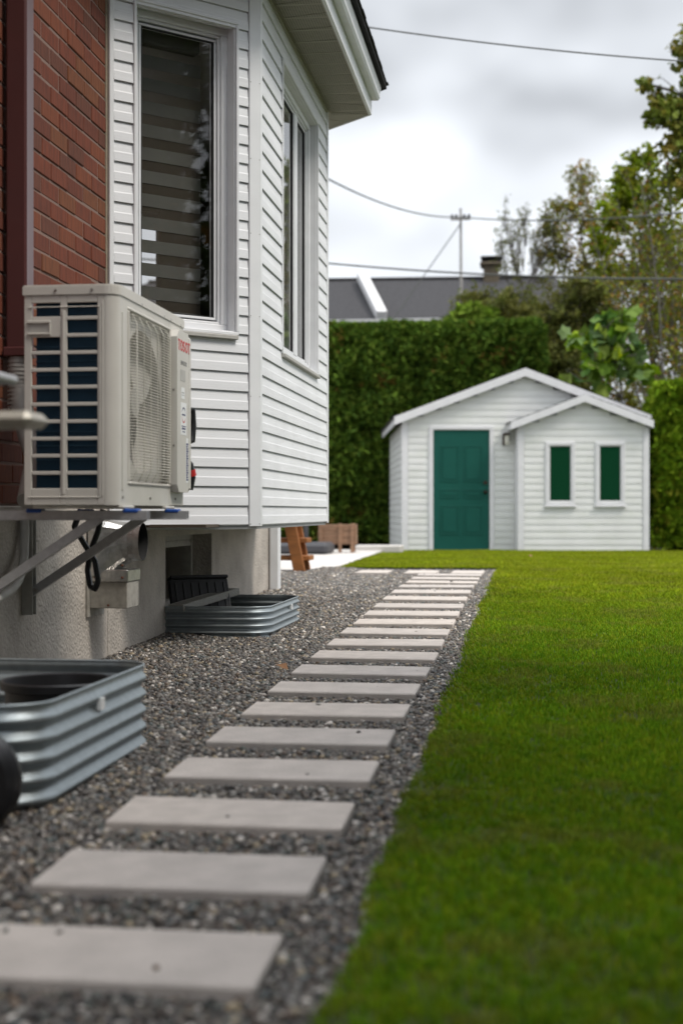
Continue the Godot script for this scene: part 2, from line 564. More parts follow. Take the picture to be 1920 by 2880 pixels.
func build_ground() -> void:
	var m := M.new()
	sheet(m, func(_w): return -120.0, func(_w): return 120.0, -40.0, 0.0, 8.0, -0.08)
	sheet(m, func(_w): return -120.0, func(_w): return 120.0, 0.0, 14.0, 2.0, -0.08)
	sheet(m, func(_w): return -120.0, func(_w): return 120.0, 14.0, 300.0, 20.0, -0.08)
	structure("ground", m, K.earth)
	m = M.new()
	sheet(m, func(_w): return -2.6, func(w): return lawn_left(w) + 0.03, -1.5, 14.62, 0.25, 0.0)
	structure("gravel_bed", m, K.gravel_bed, "dark grey gravel bed between the house wall and the lawn")
	m = M.new()
	sheet(m, lawn_left, func(_w): return 16.0, -6.0, 14.62, 0.1, 0.022)
	sheet(m, lawn_left, func(_w): return 16.0, 14.62, 32.0, 0.4, 0.022)
	# the turf ends in a low bank of soil on the gravel side
	var w := -2.0
	while w < 14.6:
		m.quad(P(lawn_left(w), ground_y(w) + 0.022, w), P(lawn_left(w + 0.1), ground_y(w + 0.1) + 0.022, w + 0.1), P(lawn_left(w + 0.1) - 0.012, ground_y(w + 0.1) - 0.03, w + 0.1), P(lawn_left(w) - 0.012, ground_y(w) - 0.03, w), Vector3(-1, 0.2, 0))
		w += 0.1
	m.quad(P(-1.95, 0.29, 14.62), P(-0.3, 0.29, 14.62), P(-0.3, 0.2, 14.61), P(-1.95, 0.2, 14.61), Vector3(0, 0, 1))
	structure("lawn", m, K.lawn, "short green lawn to the right of the gravel path")
	m = M.new()
	m.xf = Transform3D(Basis(Vector3.RIGHT, Vector3(0, 0, -1), Vector3.UP), Vector3.ZERO)
	m.prism([Vector2(-9, 13.6), Vector2(-2.46, 13.63), Vector2(-2.28, 14.1), Vector2(-2.16, 14.7), Vector2(-2.13, 16), Vector2(-2.22, 19.7), Vector2(-2.33, 22.6), Vector2(-9, 22.6)], 0.1, 0.258)
	structure("patio", m, K.concrete, "pale concrete patio behind the house")

func ring(m: M, x0: float, x1: float, y0: float, y1: float, wd: float, z0: float, z1: float, bev := 0.003) -> void:
	# four boards round an opening; the side boards run between the top and bottom ones
	m.box(Vector3(x0, y0, z0), Vector3(x1, y0 + wd, z1), bev)
	m.box(Vector3(x0, y1 - wd, z0), Vector3(x1, y1, z1), bev)
	m.box(Vector3(x0, y0 + wd, z0), Vector3(x0 + wd, y1 - wd, z1), bev)
	m.box(Vector3(x1 - wd, y0 + wd, z0), Vector3(x1, y1 - wd, z1), bev)

func plank_mesh(x0: float, x1: float, e := 0.0965, gap := 0.0062, lip := 0.0155) -> M:
	var m := M.new()
	m.strip([Vector2(0.0, 0.0), Vector2(0.0015, 0.0), Vector2(0.0015, gap), Vector2(lip, gap), Vector2(lip, gap + 0.004), Vector2(lip * 0.88, e * 0.50), Vector2(lip * 0.74, e * 0.57), Vector2(lip * 0.46, e - 0.001), Vector2(0.0, e - 0.001)], x0, x1)
	return m

func lap_wall(holder: Node, f: Transform3D, x0: float, x1: float, y0: float, count: int, holes: Array, material: Material, e := 0.0965) -> void:
	# one plank per course, split where an opening [x0, x1, y0, y1] cuts it
	for k in count:
		var y := y0 + k * e
		var runs := [[x0, x1]]
		for h in holes:
			if y + e * 0.5 > h[2] and y + e * 0.5 < h[3]:
				var cut := []
				for r in runs:
					if h[0] > r[0]:
						cut.append([r[0], minf(h[0], r[1])])
					if h[1] < r[1]:
						cut.append([maxf(h[1], r[0]), r[1]])
				runs = cut
		for r in runs:
			if r[1] - r[0] > 0.01:
				part("siding_plank", plank_mesh(r[0], r[1], e), material, holder, f * Transform3D(Basis(), Vector3(0, y, 0)))

func build_window(house: Node, f: Transform3D, x0: float, x1: float, y0: float, y1: float, lites: Array, depth: float, blind: bool) -> void:
	var m := M.new()
	ring(m, x0, x1, y0, y1, 0.017, -0.008, 0.021, 0.003)                    # outer trim
	ring(m, x0 + 0.017, x1 - 0.017, y0 + 0.017, y1 - 0.017, 0.006, -depth, 0.006, 0.001)   # reveal
	var fx0 := x0 + 0.023
	var fx1 := x1 - 0.023
	var fy0 := y0 + 0.023
	var fy1 := y1 - 0.023
	ring(m, fx0, fx1, fy0, fy1, 0.036, -depth - 0.06, -depth + 0.012, 0.004)
	ring(m, fx0 + 0.036, fx1 - 0.036, fy0 + 0.036, fy1 - 0.036, 0.014, -depth - 0.06, -depth - 0.001, 0.003)
	for i in lites.size():
		var l: Array = lites[i]
		ring(m, l[0] - 0.012, l[1] + 0.012, l[2] - 0.012, l[3] + 0.012, 0.012, -depth - 0.055, -depth - 0.010, 0.002)
		if i > 0:
			var p: Array = lites[i - 1]
			m.box(Vector3(p[1] + 0.012, l[2] - 0.012, -depth - 0.06), Vector3(l[0] - 0.012, l[3] + 0.012, -depth - 0.003), 0.003)
	var win := part("window", m, K.vinyl, house, f)
	m = M.new()
	m.box(Vector3(x0 + 0.004, y0 - 0.022, -0.005), Vector3(x1 - 0.012, y0 - 0.001, 0.034), 0.003)
	part("sill", m, K.sill_metal, win, f)
	m = M.new()
	for l in lites:
		ring(m, l[0], l[1], l[2], l[3], 0.005, -depth - 0.030, -depth - 0.012, 0.0)
	part("gasket", m, K.gasket, win, f)
	for l in lites:
		m = M.new()
		for z in [-depth - 0.020, -depth - 0.036]:
			m.quad(Vector3(l[0] + 0.002, l[2] + 0.002, z), Vector3(l[1] - 0.002, l[2] + 0.002, z), Vector3(l[1] - 0.002, l[3] - 0.002, z), Vector3(l[0] + 0.002, l[3] - 0.002, z), Vector3(0, 0, 1))
		part("pane", m, K.pane, win, f)
	if blind:
		for l in lites:
			m = M.new()
			m.box(Vector3(l[0] + 0.01, l[3] - 0.05, -depth - 0.16), Vector3(l[1] - 0.03, l[3] + 0.03, -depth - 0.09), 0.01)
			var bl := part("roller_blind", m, K.blind, win, f)
			m = M.new()
			m.quad(Vector3(l[0] + 0.01, l[2] + 0.02, -depth - 0.1215), Vector3(l[1] - 0.012, l[2] + 0.02, -depth - 0.1215), Vector3(l[1] - 0.012, l[3] - 0.04, -depth - 0.1215), Vector3(l[0] + 0.01, l[3] - 0.04, -depth - 0.1215), Vector3(0, 0, 1))
			part("sheer_cloth", m, K.sheer, bl, f)
			var y: float = l[3] - 0.10
			while y > l[2] + 0.02:
				m = M.new()
				m.box(Vector3(l[0] + 0.01, y - 0.064, -depth - 0.120), Vector3(l[1] - 0.012, y, -depth - 0.119))
				part("blind_band", m, K.blind, bl, f)
				y -= 0.1155

func build_house() -> void:
	var house := thing("house", "red brick house with white vinyl bay window over a stucco foundation", "house", P(-3.5, 0.1, 6.5))
	var FB := frame(-2.0, 0, 0, Vector3(0, 0, -1))            # brick wall: x is the distance along the path
	var F1 := frame(-2.0, 0, 6.55, Vector3(1, 0, -1))         # bay, near face
	var U1 := -1.39
	var W1 := 7.16
	var W2 := 9.62
	var F2 := frame(U1, 0, 0, Vector3(0, 0, -1))              # bay, long face: x is the distance along the path
	var F3 := frame(U1, 0, W2, Vector3(-1, 0, -1))            # bay, far face
	var m := M.new()
	# foundation
	m = M.new()
	var fo := [7.62, 8.76, 0.30, 0.727]
	m.box(Vector3(-1.5, -0.5, -0.26), Vector3(6.55, 0.885, 0.01), 0.006)
	m.box(Vector3(6.55, -0.5, -0.26), Vector3(fo[0], 0.772, 0.01))
	m.box(Vector3(fo[1], -0.5, -0.26), Vector3(10.90, 0.772, 0.01))
	m.box(Vector3(fo[0], -0.5, -0.26), Vector3(fo[1], fo[2], 0.01))
	m.box(Vector3(fo[0], fo[3], -0.26), Vector3(fo[1], 0.772, 0.01))
	m.box(Vector3(10.64, -0.5, -6.0), Vector3(10.90, 0.885, -0.26))
	part("foundation", m, K.stucco, house, FB)
	m = M.new()
	ring(m, fo[0] + 0.004, fo[1] - 0.004, fo[2] + 0.004, fo[3] - 0.004, 0.035, -0.17, -0.11)
	m.box(Vector3(fo[0] + 0.039, fo[3] - 0.075, -0.165), Vector3(fo[1] - 0.039, fo[3] - 0.040, -0.115), 0.002)
	var bw := part("basement_window", m, K.duct_paint, house, FB)
	m = M.new()
	m.quad(Vector3(fo[0] + 0.03, fo[2] + 0.03, -0.14), Vector3(fo[1] - 0.03, fo[2] + 0.03, -0.14), Vector3(fo[1] - 0.03, fo[3] - 0.03, -0.14), Vector3(fo[0] + 0.03, fo[3] - 0.03, -0.14), Vector3(0, 0, 1))
	m.quad(Vector3(fo[0] + 0.03, fo[2] + 0.03, -0.155), Vector3(fo[1] - 0.03, fo[2] + 0.03, -0.155), Vector3(fo[1] - 0.03, fo[3] - 0.03, -0.155), Vector3(fo[0] + 0.03, fo[3] - 0.03, -0.155), Vector3(0, 0, 1))
	part("pane", m, K.pane, bw, FB)
	# brick wall: mortar with every brick set in it
	m = M.new()
	m.box(Vector3(-1.5, 0.887, -0.25), Vector3(6.535, 3.60, -0.0045))
	var wall := part("brick_wall", m, K.mortar, house, FB)
	var pitch := 0.2225
	var course := 0.0803
	var shapes := []
	for k in 6:
		var q := M.new()
		q.box(Vector3(0.0, 0.0, -0.09), Vector3(pitch - 0.0065, course - 0.0085, rng.randf_range(-0.002, 0.002)), 0.004)
		shapes.append(q.mesh())
	var rest := M.new()
	for r in 33:
		var y := 0.893 + r * course
		var x := 6.55 - (0.0 if r % 2 == 0 else pitch * 0.5)
		if r % 2 == 1:
			var q := M.new()
			q.box(Vector3(0.0, 0.0, -0.09), Vector3(pitch * 0.5 - 0.0065, course - 0.0085, 0.0), 0.004)
			part("brick", q, K["brick%d" % rng.randi_range(0, 4)], wall, FB * Transform3D(Basis(), Vector3(x, y, 0)))
		while x > -1.3:
			x -= pitch
			var jig := Vector3(x + rng.randf_range(-0.001, 0.001), y + rng.randf_range(-0.0015, 0.0015), rng.randf_range(-0.002, 0.0015))
			var pick := rng.randi_range(0, 9)
			if x > 4.75:
				part("brick", shapes[rng.randi_range(0, 5)], K["brick%d" % (pick % 5 if pick < 8 else 0)], wall, FB * Transform3D(Basis(Vector3(0, 0, 1), rng.randf_range(-0.004, 0.004)), jig))
			else:
				rest.box(jig + Vector3(0, 0, -0.05), jig + Vector3(pitch - 0.0065, course - 0.0085, 0))
	var others := part("brick", rest, K.brick0, wall, FB)
	others.set_meta("kind", "stuff")
	m = M.new()
	m.box(Vector3(6.547, 0.887, -0.08), Vector3(6.562, 3.6, 0.0065), 0.003)
	part("mortar_bead", m, K.brick_edge, house, FB)
	# bay walls: sheathing with an opening, then the planks
	var h1 := [0.140, 0.742, 1.752, 3.338]
	var h2 := [7.82, 9.16, 1.748, 3.395]
	m = M.new()
	m.box(Vector3(0.012, 0.785, -0.12), Vector3(h1[0], 3.60, 0.0))
	m.box(Vector3(h1[1], 0.785, -0.12), Vector3(0.861, 3.60, 0.0))
	m.box(Vector3(h1[0], 0.785, -0.12), Vector3(h1[1], h1[2], 0.0))
	m.box(Vector3(h1[0], h1[3], -0.12), Vector3(h1[1], 3.60, 0.0))
	var bay1 := part("bay_wall", m, K.plank_shadow, house, F1)
	lap_wall(bay1, F1, 0.036, 0.800, 0.792, 29, [h1], K.siding)
	m = M.new()
	m.box(Vector3(W1 + 0.002, 0.785, -0.12), Vector3(h2[0], 3.60, 0.0))
	m.box(Vector3(h2[1], 0.785, -0.12), Vector3(W2 - 0.002, 3.60, 0.0))
	m.box(Vector3(h2[0], 0.785, -0.12), Vector3(h2[1], h2[2], 0.0))
	m.box(Vector3(h2[0], h2[3], -0.12), Vector3(h2[1], 3.60, 0.0))
	var bay2 := part("bay_wall", m, K.plank_shadow, house, F2)
	lap_wall(bay2, F2, W1 + 0.052, W2 - 0.045, 0.792, 29, [h2], K.siding)
	m = M.new()
	m.box(Vector3(0.002, 0.785, -0.12), Vector3(0.862, 3.60, 0.0))
	var bay3 := part("bay_wall", m, K.plank_shadow, house, F3)
	lap_wall(bay3, F3, 0.045, 0.83, 0.792, 29, [], K.siding)
	# corner boards and the channel against the brick
	m = M.new()
	m.box(Vector3(0.805, 0.787, 0.0), Vector3(0.8705, 3.598, 0.018), 0.003)
	part("corner_board", m, K.trim, house, F1)
	m = M.new()
	m.box(Vector3(W1 + 0.003, 0.787, 0.0), Vector3(W1 + 0.050, 3.598, 0.019), 0.003)
	part("corner_board", m, K.trim, house, F2)
	m = M.new()
	m.box(Vector3(W2 - 0.045, 0.787, 0.0), Vector3(W2 + 0.006, 3.598, 0.019), 0.003)
	part("corner_board", m, K.trim, house, F2)
	m = M.new()
	m.box(Vector3(0.010, 0.787, -0.004), Vector3(0.036, 3.598, 0.016), 0.003)
	part("corner_channel", m, K.trim, house, F1)
	var q := M.new()
	for y in [0.80, 1.45, 1.86, 2.28, 2.66, 3.05]:
		for e in [0.812, 0.866]:
			q.cyl(Vector3(e, y, 0.017), Vector3(e, y, 0.0195), 0.003, 0.002, 8)
	part("screw", q, K.screw, house, F1)
	build_window(house, F1, h1[0], h1[1], h1[2], h1[3], [[0.232, 0.652, 1.846, 3.244]], 0.066, true)
	build_window(house, F2, h2[0], h2[1], h2[2], h2[3], [[7.915, 8.61, 1.838, 3.305], [8.74, 9.065, 1.838, 3.305]], 0.045, true)
	# head flashing, bay floor
	m = M.new()
	m.xf = Transform3D(Basis(Vector3.RIGHT, Vector3(0, 0, -1), Vector3.UP), Vector3.ZERO)
	m.prism([Vector2(-2.2, 6.56), Vector2(-1.99, 6.56), Vector2(U1 - 0.002, W1 - 0.002), Vector2(U1 - 0.002, W2 + 0.002), Vector2(-1.99, 10.22), Vector2(-2.2, 10.22)], 0.774, 0.7845)
	part("bay_floor", m, K.shed_under, house, Transform3D())
	# the dark room behind the glass
	m = M.new()
	m.box(P(-5.2, 0.80, 4.9), P(-2.26, 0.90, 10.6))
	m.box(P(-2.26, 0.786, 6.7), P(-1.55, 0.80, 10.0))
	m.box(P(-5.3, 0.9, 4.9), P(-5.2, 3.6, 10.6))
	m.box(P(-5.2, 0.9, 4.8), P(-2.26, 3.6, 4.9))
	m.box(P(-5.2, 3.17, 10.6), P(-2.0, 3.6, 10.7))
	m.box(P(-2.82, 0.9, 10.6), P(-2.0, 3.17, 10.7))
	m.box(P(-5.2, 0.9, 10.6), P(-4.4, 3.17, 10.7))
	m.box(P(-2.25, 0.9, 10.24), P(-2.0, 3.6, 10.6))
	part("room", m, K.room, house, Transform3D())
	m = M.new()
	m.box(P(-8.0, 3.17, 10.71), P(-2.0, 3.6, 10.88))
	m.box(P(-2.82, -0.3, 10.71), P(-2.0, 3.17, 10.88))
	m.box(P(-8.0, -0.3, 10.71), P(-4.4, 3.17, 10.88))
	m.box(P(-4.4, -0.3, 10.71), P(-2.82, 0.9, 10.88))
	m.box(P(-8.0, -0.3, -1.5), P(-7.8, 3.6, 10.7))
	m.box(P(-7.8, -0.3, -1.5), P(-2.26, 3.6, -1.3))
	part("rear_wall", m, K.siding, house, Transform3D())
	m = M.new()
	m.xf = frame(-2.82, 0, 10.79, Vector3(-1, 0, 0))
	ring(m, 0.0, 1.58, 0.9, 3.17, 0.06, -0.06, 0.06)
	m.box(Vector3(0.76, 0.96, -0.05), Vector3(0.82, 3.11, 0.05), 0.003)
	part("patio_door", m, K.vinyl, house, Transform3D())
	# ceiling boards, soffit panels, fascia, gutter, roof
	var o := 0.30
	var t225 := tan(PI / 8)
	var eave := [Vector2(-2.0, -1.8), Vector2(-2.0, 6.55), Vector2(U1, W1), Vector2(U1, W2), Vector2(-2.0, 10.23), Vector2(-2.0, 11.2)]
	var off := func(d: float) -> Array:
		return [Vector2(-2.0 + d, -1.8), Vector2(-2.0 + d, 6.55 - d * t225), Vector2(U1 + d, W1 - d * t225), Vector2(U1 + d, W2 + d * t225), Vector2(-2.0 + d, 10.23 + d * t225), Vector2(-2.0 + d, 11.2)]
	m = M.new()
	m.xf = Transform3D(Basis(Vector3.RIGHT, Vector3(0, 0, -1), Vector3.UP), Vector3.ZERO)
	m.prism(off.call(o - 0.03) + [Vector2(-8.2, 11.2), Vector2(-8.2, -1.8)], 3.612, 3.63)
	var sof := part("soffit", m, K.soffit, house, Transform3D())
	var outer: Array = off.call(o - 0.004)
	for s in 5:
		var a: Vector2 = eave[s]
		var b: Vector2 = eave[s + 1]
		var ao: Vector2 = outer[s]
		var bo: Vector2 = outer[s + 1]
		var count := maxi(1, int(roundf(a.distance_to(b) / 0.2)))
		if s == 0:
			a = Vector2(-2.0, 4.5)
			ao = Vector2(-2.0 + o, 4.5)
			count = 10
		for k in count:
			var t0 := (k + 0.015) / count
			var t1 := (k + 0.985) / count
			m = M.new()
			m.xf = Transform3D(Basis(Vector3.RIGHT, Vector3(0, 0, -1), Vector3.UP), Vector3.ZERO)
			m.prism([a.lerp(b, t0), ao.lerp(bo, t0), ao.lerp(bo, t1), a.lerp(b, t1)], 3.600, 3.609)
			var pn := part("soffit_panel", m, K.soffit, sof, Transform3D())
	# rows of small vent slots in the long soffit
	m = M.new()
	var w := W1 + 0.03
	while w < W2 + 0.1:
		if fmod(w - W1, 0.205) > 0.02:
			var u := U1 + 0.03
			while u < U1 + o - 0.03:
				m.box(P(u, 3.5985, w), P(u + 0.007, 3.6003, w + 0.004))
				u += 0.0145
		w += 0.0205
	part("vent_slots", m, K.soffit_hole, sof, Transform3D())
	# crown strip where the siding meets the soffit
	m = M.new()
	m.box(P(U1 + 0.0, 3.578, W1 + 0.05), P(U1 + 0.022, 3.5985, W2 - 0.045), 0.003)
	part("frieze_strip", m, K.soffit, house, Transform3D())
	var fas := M.new()
	var gut := M.new()
	var fo_line: Array = off.call(o)
	for s in 5:
		var a: Vector2 = fo_line[s]
		var b: Vector2 = fo_line[s + 1]
		var d := (b - a).normalized()
		var f := frame(a.x, 0, a.y, Vector3(d.x, 0, -d.y))
		var l := a.distance_to(b)
		fas.xf = f
		fas.strip([Vector2(-0.02, 3.597), Vector2(0.0, 3.597), Vector2(0.002, 3.66), Vector2(0.0, 3.785), Vector2(-0.02, 3.785)], 0.0 if s == 0 else 0.001, l - 0.001)
		if s == 2:
			gut.xf = f
			gut.strip([Vector2(0.003, 3.69), Vector2(0.048, 3.688), Vector2(0.060, 3.705), Vector2(0.060, 3.735), Vector2(0.068, 3.768), Vector2(0.068, 3.778), Vector2(0.060, 3.778), Vector2(0.055, 3.70), Vector2(0.008, 3.70)], 0.0, l - 0.02)
	part("fascia", fas, K.trim, house, Transform3D())
	part("gutter", gut, K.trim, house, Transform3D())
	var rf := M.new()
	var e0: Array = off.call(o + 0.10)
	for s in 5:
		var a: Vector2 = e0[s]
		var b: Vector2 = e0[s + 1]
		var yr := 5.9
		for k in [[3.784, 1.0], [3.806, 1.0]]:
			rf.quad(P(a.x, k[0], a.y), P(b.x, k[0], b.y), P(-5.6, yr + k[0] - 3.784, b.y), P(-5.6, yr + k[0] - 3.784, a.y), Vector3.UP)
		rf.quad(P(a.x, 3.784, a.y), P(b.x, 3.784, b.y), P(b.x, 3.806, b.y), P(a.x, 3.806, a.y))
	rf.quad(P(-8.6, 3.8, 11.2), P(-8.6, 3.8, -1.8), P(-5.6, 5.9, -1.8), P(-5.6, 5.9, 11.2), Vector3.UP)
	var roof := part("roof", rf, K.shingle, house, Transform3D())
	# the row of shingle tabs along the eave of the bay
	w = W1 - 0.15
	while w < W2 + 0.12:
		m = M.new()
		m.box(P(U1 + 0.34, 3.806, w), P(U1 + 0.408 + rng.randf_range(0, 0.008), 3.815 + rng.randf_range(0, 0.004), minf(w + 0.155, W2 + 0.165)), 0.002)
		part("shingle", m, K.shingle, roof, Transform3D())
		w += 0.16
	# downspouts
	m = M.new()
	m.box(P(-1.985, 1.46, 5.205), P(-1.902, 3.62, 5.293), 0.008)
	m.box(P(-1.992, 1.455, 5.197), P(-1.894, 1.49, 5.301), 0.004)
	var ds := part("downspout", m, K.brown_metal, house, Transform3D())
	ds.set_meta("label", "dark brown square downspout on the brick wall")
	m = M.new()
	m.tube([P(-1.945, 1.458, 5.25), P(-1.945, 1.36, 5.25), P(-1.93, 1.25, 5.24), P(-1.89, 1.14, 5.21), P(-1.83, 1.06, 5.12), P(-1.80, 0.9, 4.95)], [0.042, 0.042, 0.042, 0.042, 0.042, 0.042], 14)
	for k in 12:
		var y := 1.44 - k * 0.016
		m.cyl(P(-1.945, y, 5.25), P(-1.945, y - 0.007, 5.25), 0.046, 0.046, 14)
	part("drain_hose", m, K.bracket_paint, ds, Transform3D())
	m = M.new()
	m.box(P(-1.985, 0.24, 10.70), P(-1.905, 3.62, 10.775), 0.012)
	var dw := part("downspout", m, K.trim, house, Transform3D())
	dw.set_meta("label", "white downspout at the far corner of the foundation")

func build_shed() -> void:
	# local axes: x along the front from its left corner, y up, z towards the camera
	var shed := thing("garden_shed", "white vinyl garden shed with a green door and a smaller gabled wing", "shed", P(-2.16, 0.172, 24.1), deg_to_rad(8.74))
	var F := shed.global_transform
	var L := 4.13
	var D := 4.0
	var e := 0.1145
	var m := M.new()
	var gable := [Vector2(0, 0), Vector2(L, 0), Vector2(L, 2.20), Vector2(L * 0.5, 2.98), Vector2(0, 2.20)]
	m.prism(gable, -0.08, 0.0)
	m.prism(gable, -D, -D + 0.08)
	m.box(Vector3(0, 0, -D + 0.08), Vector3(0.08, 2.20, -0.08))
	m.box(Vector3(L - 0.08, 0, -D + 0.08), Vector3(L, 2.20, -0.08))
	var wall := part("wall", m, K.plank_shadow, shed)
	var door := [0.512, 1.472, 0.04, 2.085]
	# front planks: left of the door, right of it up to the wing, and the gable
	for k in 26:
		var y := 0.02 + k * e
		var x0 := 0.09
		var x1 := 1.93
		if y > 2.10:
			x0 = maxf(0.0, (y - 2.20) / 0.374) + 0.05
			x1 = L - x0
		if y < 2.06:
			part("siding_plank", plank_mesh(x0, door[0] - 0.07, e, 0.002, 0.012), K.shed_white, wall, F * Transform3D(Basis(), Vector3(0, y, 0)))
			part("siding_plank", plank_mesh(door[1] + 0.07, x1, e, 0.002, 0.012), K.shed_white, wall, F * Transform3D(Basis(), Vector3(0, y, 0)))
		elif x1 - x0 > 0.1:
			part("siding_plank", plank_mesh(x0, x1, e, 0.002, 0.012), K.shed_white, wall, F * Transform3D(Basis(), Vector3(0, y, 0)))
	# left side planks
	var FL := F * Transform3D(Basis(Vector3(0, 0, 1), Vector3.UP, Vector3(-1, 0, 0)), Vector3(0, 0, -D))
	for k in 19:
		part("siding_plank", plank_mesh(0.02, D - 0.09, e, 0.002, 0.012), K.shed_white, wall, FL * Transform3D(Basis(), Vector3(0, 0.02 + k * e, 0)))
	m = M.new()
	m.box(Vector3(-0.022, 0.01, 0.0), Vector3(0.085, 2.24, 0.022), 0.004)
	m.box(Vector3(-0.022, 0.01, -0.09), Vector3(0.0, 2.22, -0.001), 0.004)
	part("corner_board", m, K.shed_trim, shed)
	# wing
	var wx0 := 1.925
	var wx1 := 4.10
	var wz := 0.32
	var wc := (wx0 + wx1) * 0.5
	m = M.new()
	var hw := (wx1 - wx0) * 0.5
	m.prism([Vector2(wx0, 0), Vector2(wx1, 0), Vector2(wx1, 2.12), Vector2(wc, 2.12 + hw * 0.376), Vector2(wx0, 2.12)], wz - 0.08, wz)
	m.box(Vector3(wx0, 0, 0.002), Vector3(wx0 + 0.08, 2.12, wz - 0.08))
	m.box(Vector3(wx1 - 0.08, 0, 0.002), Vector3(wx1, 2.12, wz - 0.08))
	var wing := part("wing_wall", m, K.plank_shadow, shed)
	var FW := F * Transform3D(Basis(), Vector3(0, 0, wz))
	var wins := [[wx0 + 0.445, wx0 + 0.945, 0.80, 1.87], [wx0 + 1.285, wx0 + 1.785, 0.80, 1.87]]
	for k in 23:
		var y := 0.02 + k * e
		var x0 := wx0 + 0.09
		var x1 := wx1 - 0.09
		if y > 2.02:
			x0 = wx0 + maxf(0.02, (y + 0.03 - 2.12) / 0.376 + 0.06)
			x1 = wx1 - (x0 - wx0)
		if x1 - x0 < 0.08:
			continue
		var runs := [[x0, x1]]
		if y + e * 0.5 > 0.80 and y + e * 0.5 < 1.87:
			runs = [[x0, wins[0][0]], [wins[0][1], wins[1][0]], [wins[1][1], x1]]
		for r in runs:
			part("siding_plank", plank_mesh(r[0], r[1], e, 0.002, 0.012), K.shed_white, wing, FW * Transform3D(Basis(), Vector3(0, y, 0)))
	m = M.new()
	m.box(Vector3(wx0 - 0.02, 0.01, wz), Vector3(wx0 + 0.085, 2.12, wz + 0.022), 0.004)
	m.box(Vector3(wx0 - 0.02, 0.01, 0.03), Vector3(wx0, 2.10, wz - 0.001), 0.004)
	part("corner_board", m, K.shed_trim, shed)
	m = M.new()
	m.box(Vector3(wx1 - 0.085, 0.01, wz), Vector3(wx1 + 0.02, 2.12, wz + 0.022), 0.004)
	part("corner_board", m, K.shed_trim, shed)
	for k in wins:
		m = M.new()
		ring(m, k[0], k[1], k[2], k[3], 0.062, wz, wz + 0.034, 0.006)
		m.box(Vector3(k[0] - 0.015, k[2] - 0.028, wz), Vector3(k[1] + 0.015, k[2] - 0.002, wz + 0.055), 0.005)
		ring(m, k[0] + 0.062, k[1] - 0.062, k[2] + 0.062, k[3] - 0.062, 0.016, wz, wz + 0.02, 0.003)
		var win := part("window", m, K.shed_trim, shed)
		m = M.new()
		m.box(Vector3(k[0] + 0.076, k[2] + 0.076, wz + 0.002), Vector3(k[1] - 0.076, k[3] - 0.076, wz + 0.006))
		var y: float = k[2] + 0.09
		while y < k[3] - 0.08:
			m.box(Vector3(k[0] + 0.077, y, wz + 0.006), Vector3(k[1] - 0.077, y + 0.012, wz + 0.010), 0.002)
			y += 0.024
		part("screen", m, K.green_mesh, win)
	# door with its six raised panels
	m = M.new()
	m.box(Vector3(door[0] - 0.07, 0.02, 0.0), Vector3(door[0], door[3] + 0.005, 0.035), 0.005)
	m.box(Vector3(door[1], 0.02, 0.0), Vector3(door[1] + 0.07, door[3] + 0.005, 0.035), 0.005)
	m.box(Vector3(door[0] - 0.07, door[3] + 0.006, 0.0), Vector3(door[1] + 0.07, door[3] + 0.07, 0.035), 0.005)
	m.box(Vector3(door[0] - 0.03, 0.0, 0.0), Vector3(door[1] + 0.03, 0.036, 0.06), 0.005)
	part("door_frame", m, K.shed_trim, shed)
	m = M.new()
	m.box(Vector3(door[0] + 0.004, 0.04, 0.0), Vector3(door[1] - 0.004, door[3], 0.012))
	var dr := part("door", m, K.green_door, shed)
	for c in 2:
		var px0: float = door[0] + 0.115 + c * 0.40
		for r in [[0.30, 0.80], [0.92, 1.08], [1.20, 1.82]]:
			m = M.new()
			ring(m, px0, px0 + 0.33, r[0], r[1], 0.028, 0.0125, 0.019, 0.006)
			m.box(Vector3(px0 + 0.045, r[0] + 0.045, 0.0125), Vector3(px0 + 0.285, r[1] - 0.045, 0.020), 0.007)
			part("door_panel", m, K.green_door, dr)
	m = M.new()
	for y in [1.03, 1.19]:
		m.cyl(Vector3(door[1] - 0.07, y, 0.012), Vector3(door[1] - 0.07, y, 0.03), 0.034, 0.03, 16)
	m.tube([Vector3(door[1] - 0.07, 1.03, 0.03), Vector3(door[1] - 0.07, 1.03, 0.045), Vector3(door[1] - 0.07, 1.03, 0.065), Vector3(door[1] - 0.07, 1.03, 0.08)], [0.014, 0.026, 0.03, 0.012], 14)
	part("handle", m, K.dark_bronze, dr)
	# wall lamp
	m = M.new()
	m.box(Vector3(1.69, 1.82, 0.012), Vector3(1.72, 2.03, 0.05), 0.004)
	m.box(Vector3(1.69, 1.99, 0.02), Vector3(1.81, 2.03, 0.14), 0.01)
	var lamp := part("wall_lamp", m, K.dark_bronze, shed)
	m = M.new()
	m.xf = Transform3D(Basis(), Vector3(1.762, 1.83, 0.085))
	m.lathe([Vector2(0.0, 0.0), Vector2(0.035, 0.004), Vector2(0.042, 0.03), Vector2(0.042, 0.14), Vector2(0.036, 0.16), Vector2(0, 0.16)], 18)
	part("lamp_shade", m, K.lamp_glass, lamp)
	# roofs: boards with a sloped white verge and grey shingles
	roof_pair(shed, F, -0.15, L + 0.08, L * 0.5, 2.36 + 0.374 * L * 0.5, 0.374, -D - 0.2, 0.13, 0.14, 0.6)
	roof_pair(shed, F, wx0 - 0.15, wx1 + 0.07, wc, 2.25 + 0.376 * hw, 0.376, -0.5, wz + 0.14, 0.125, 0.45)

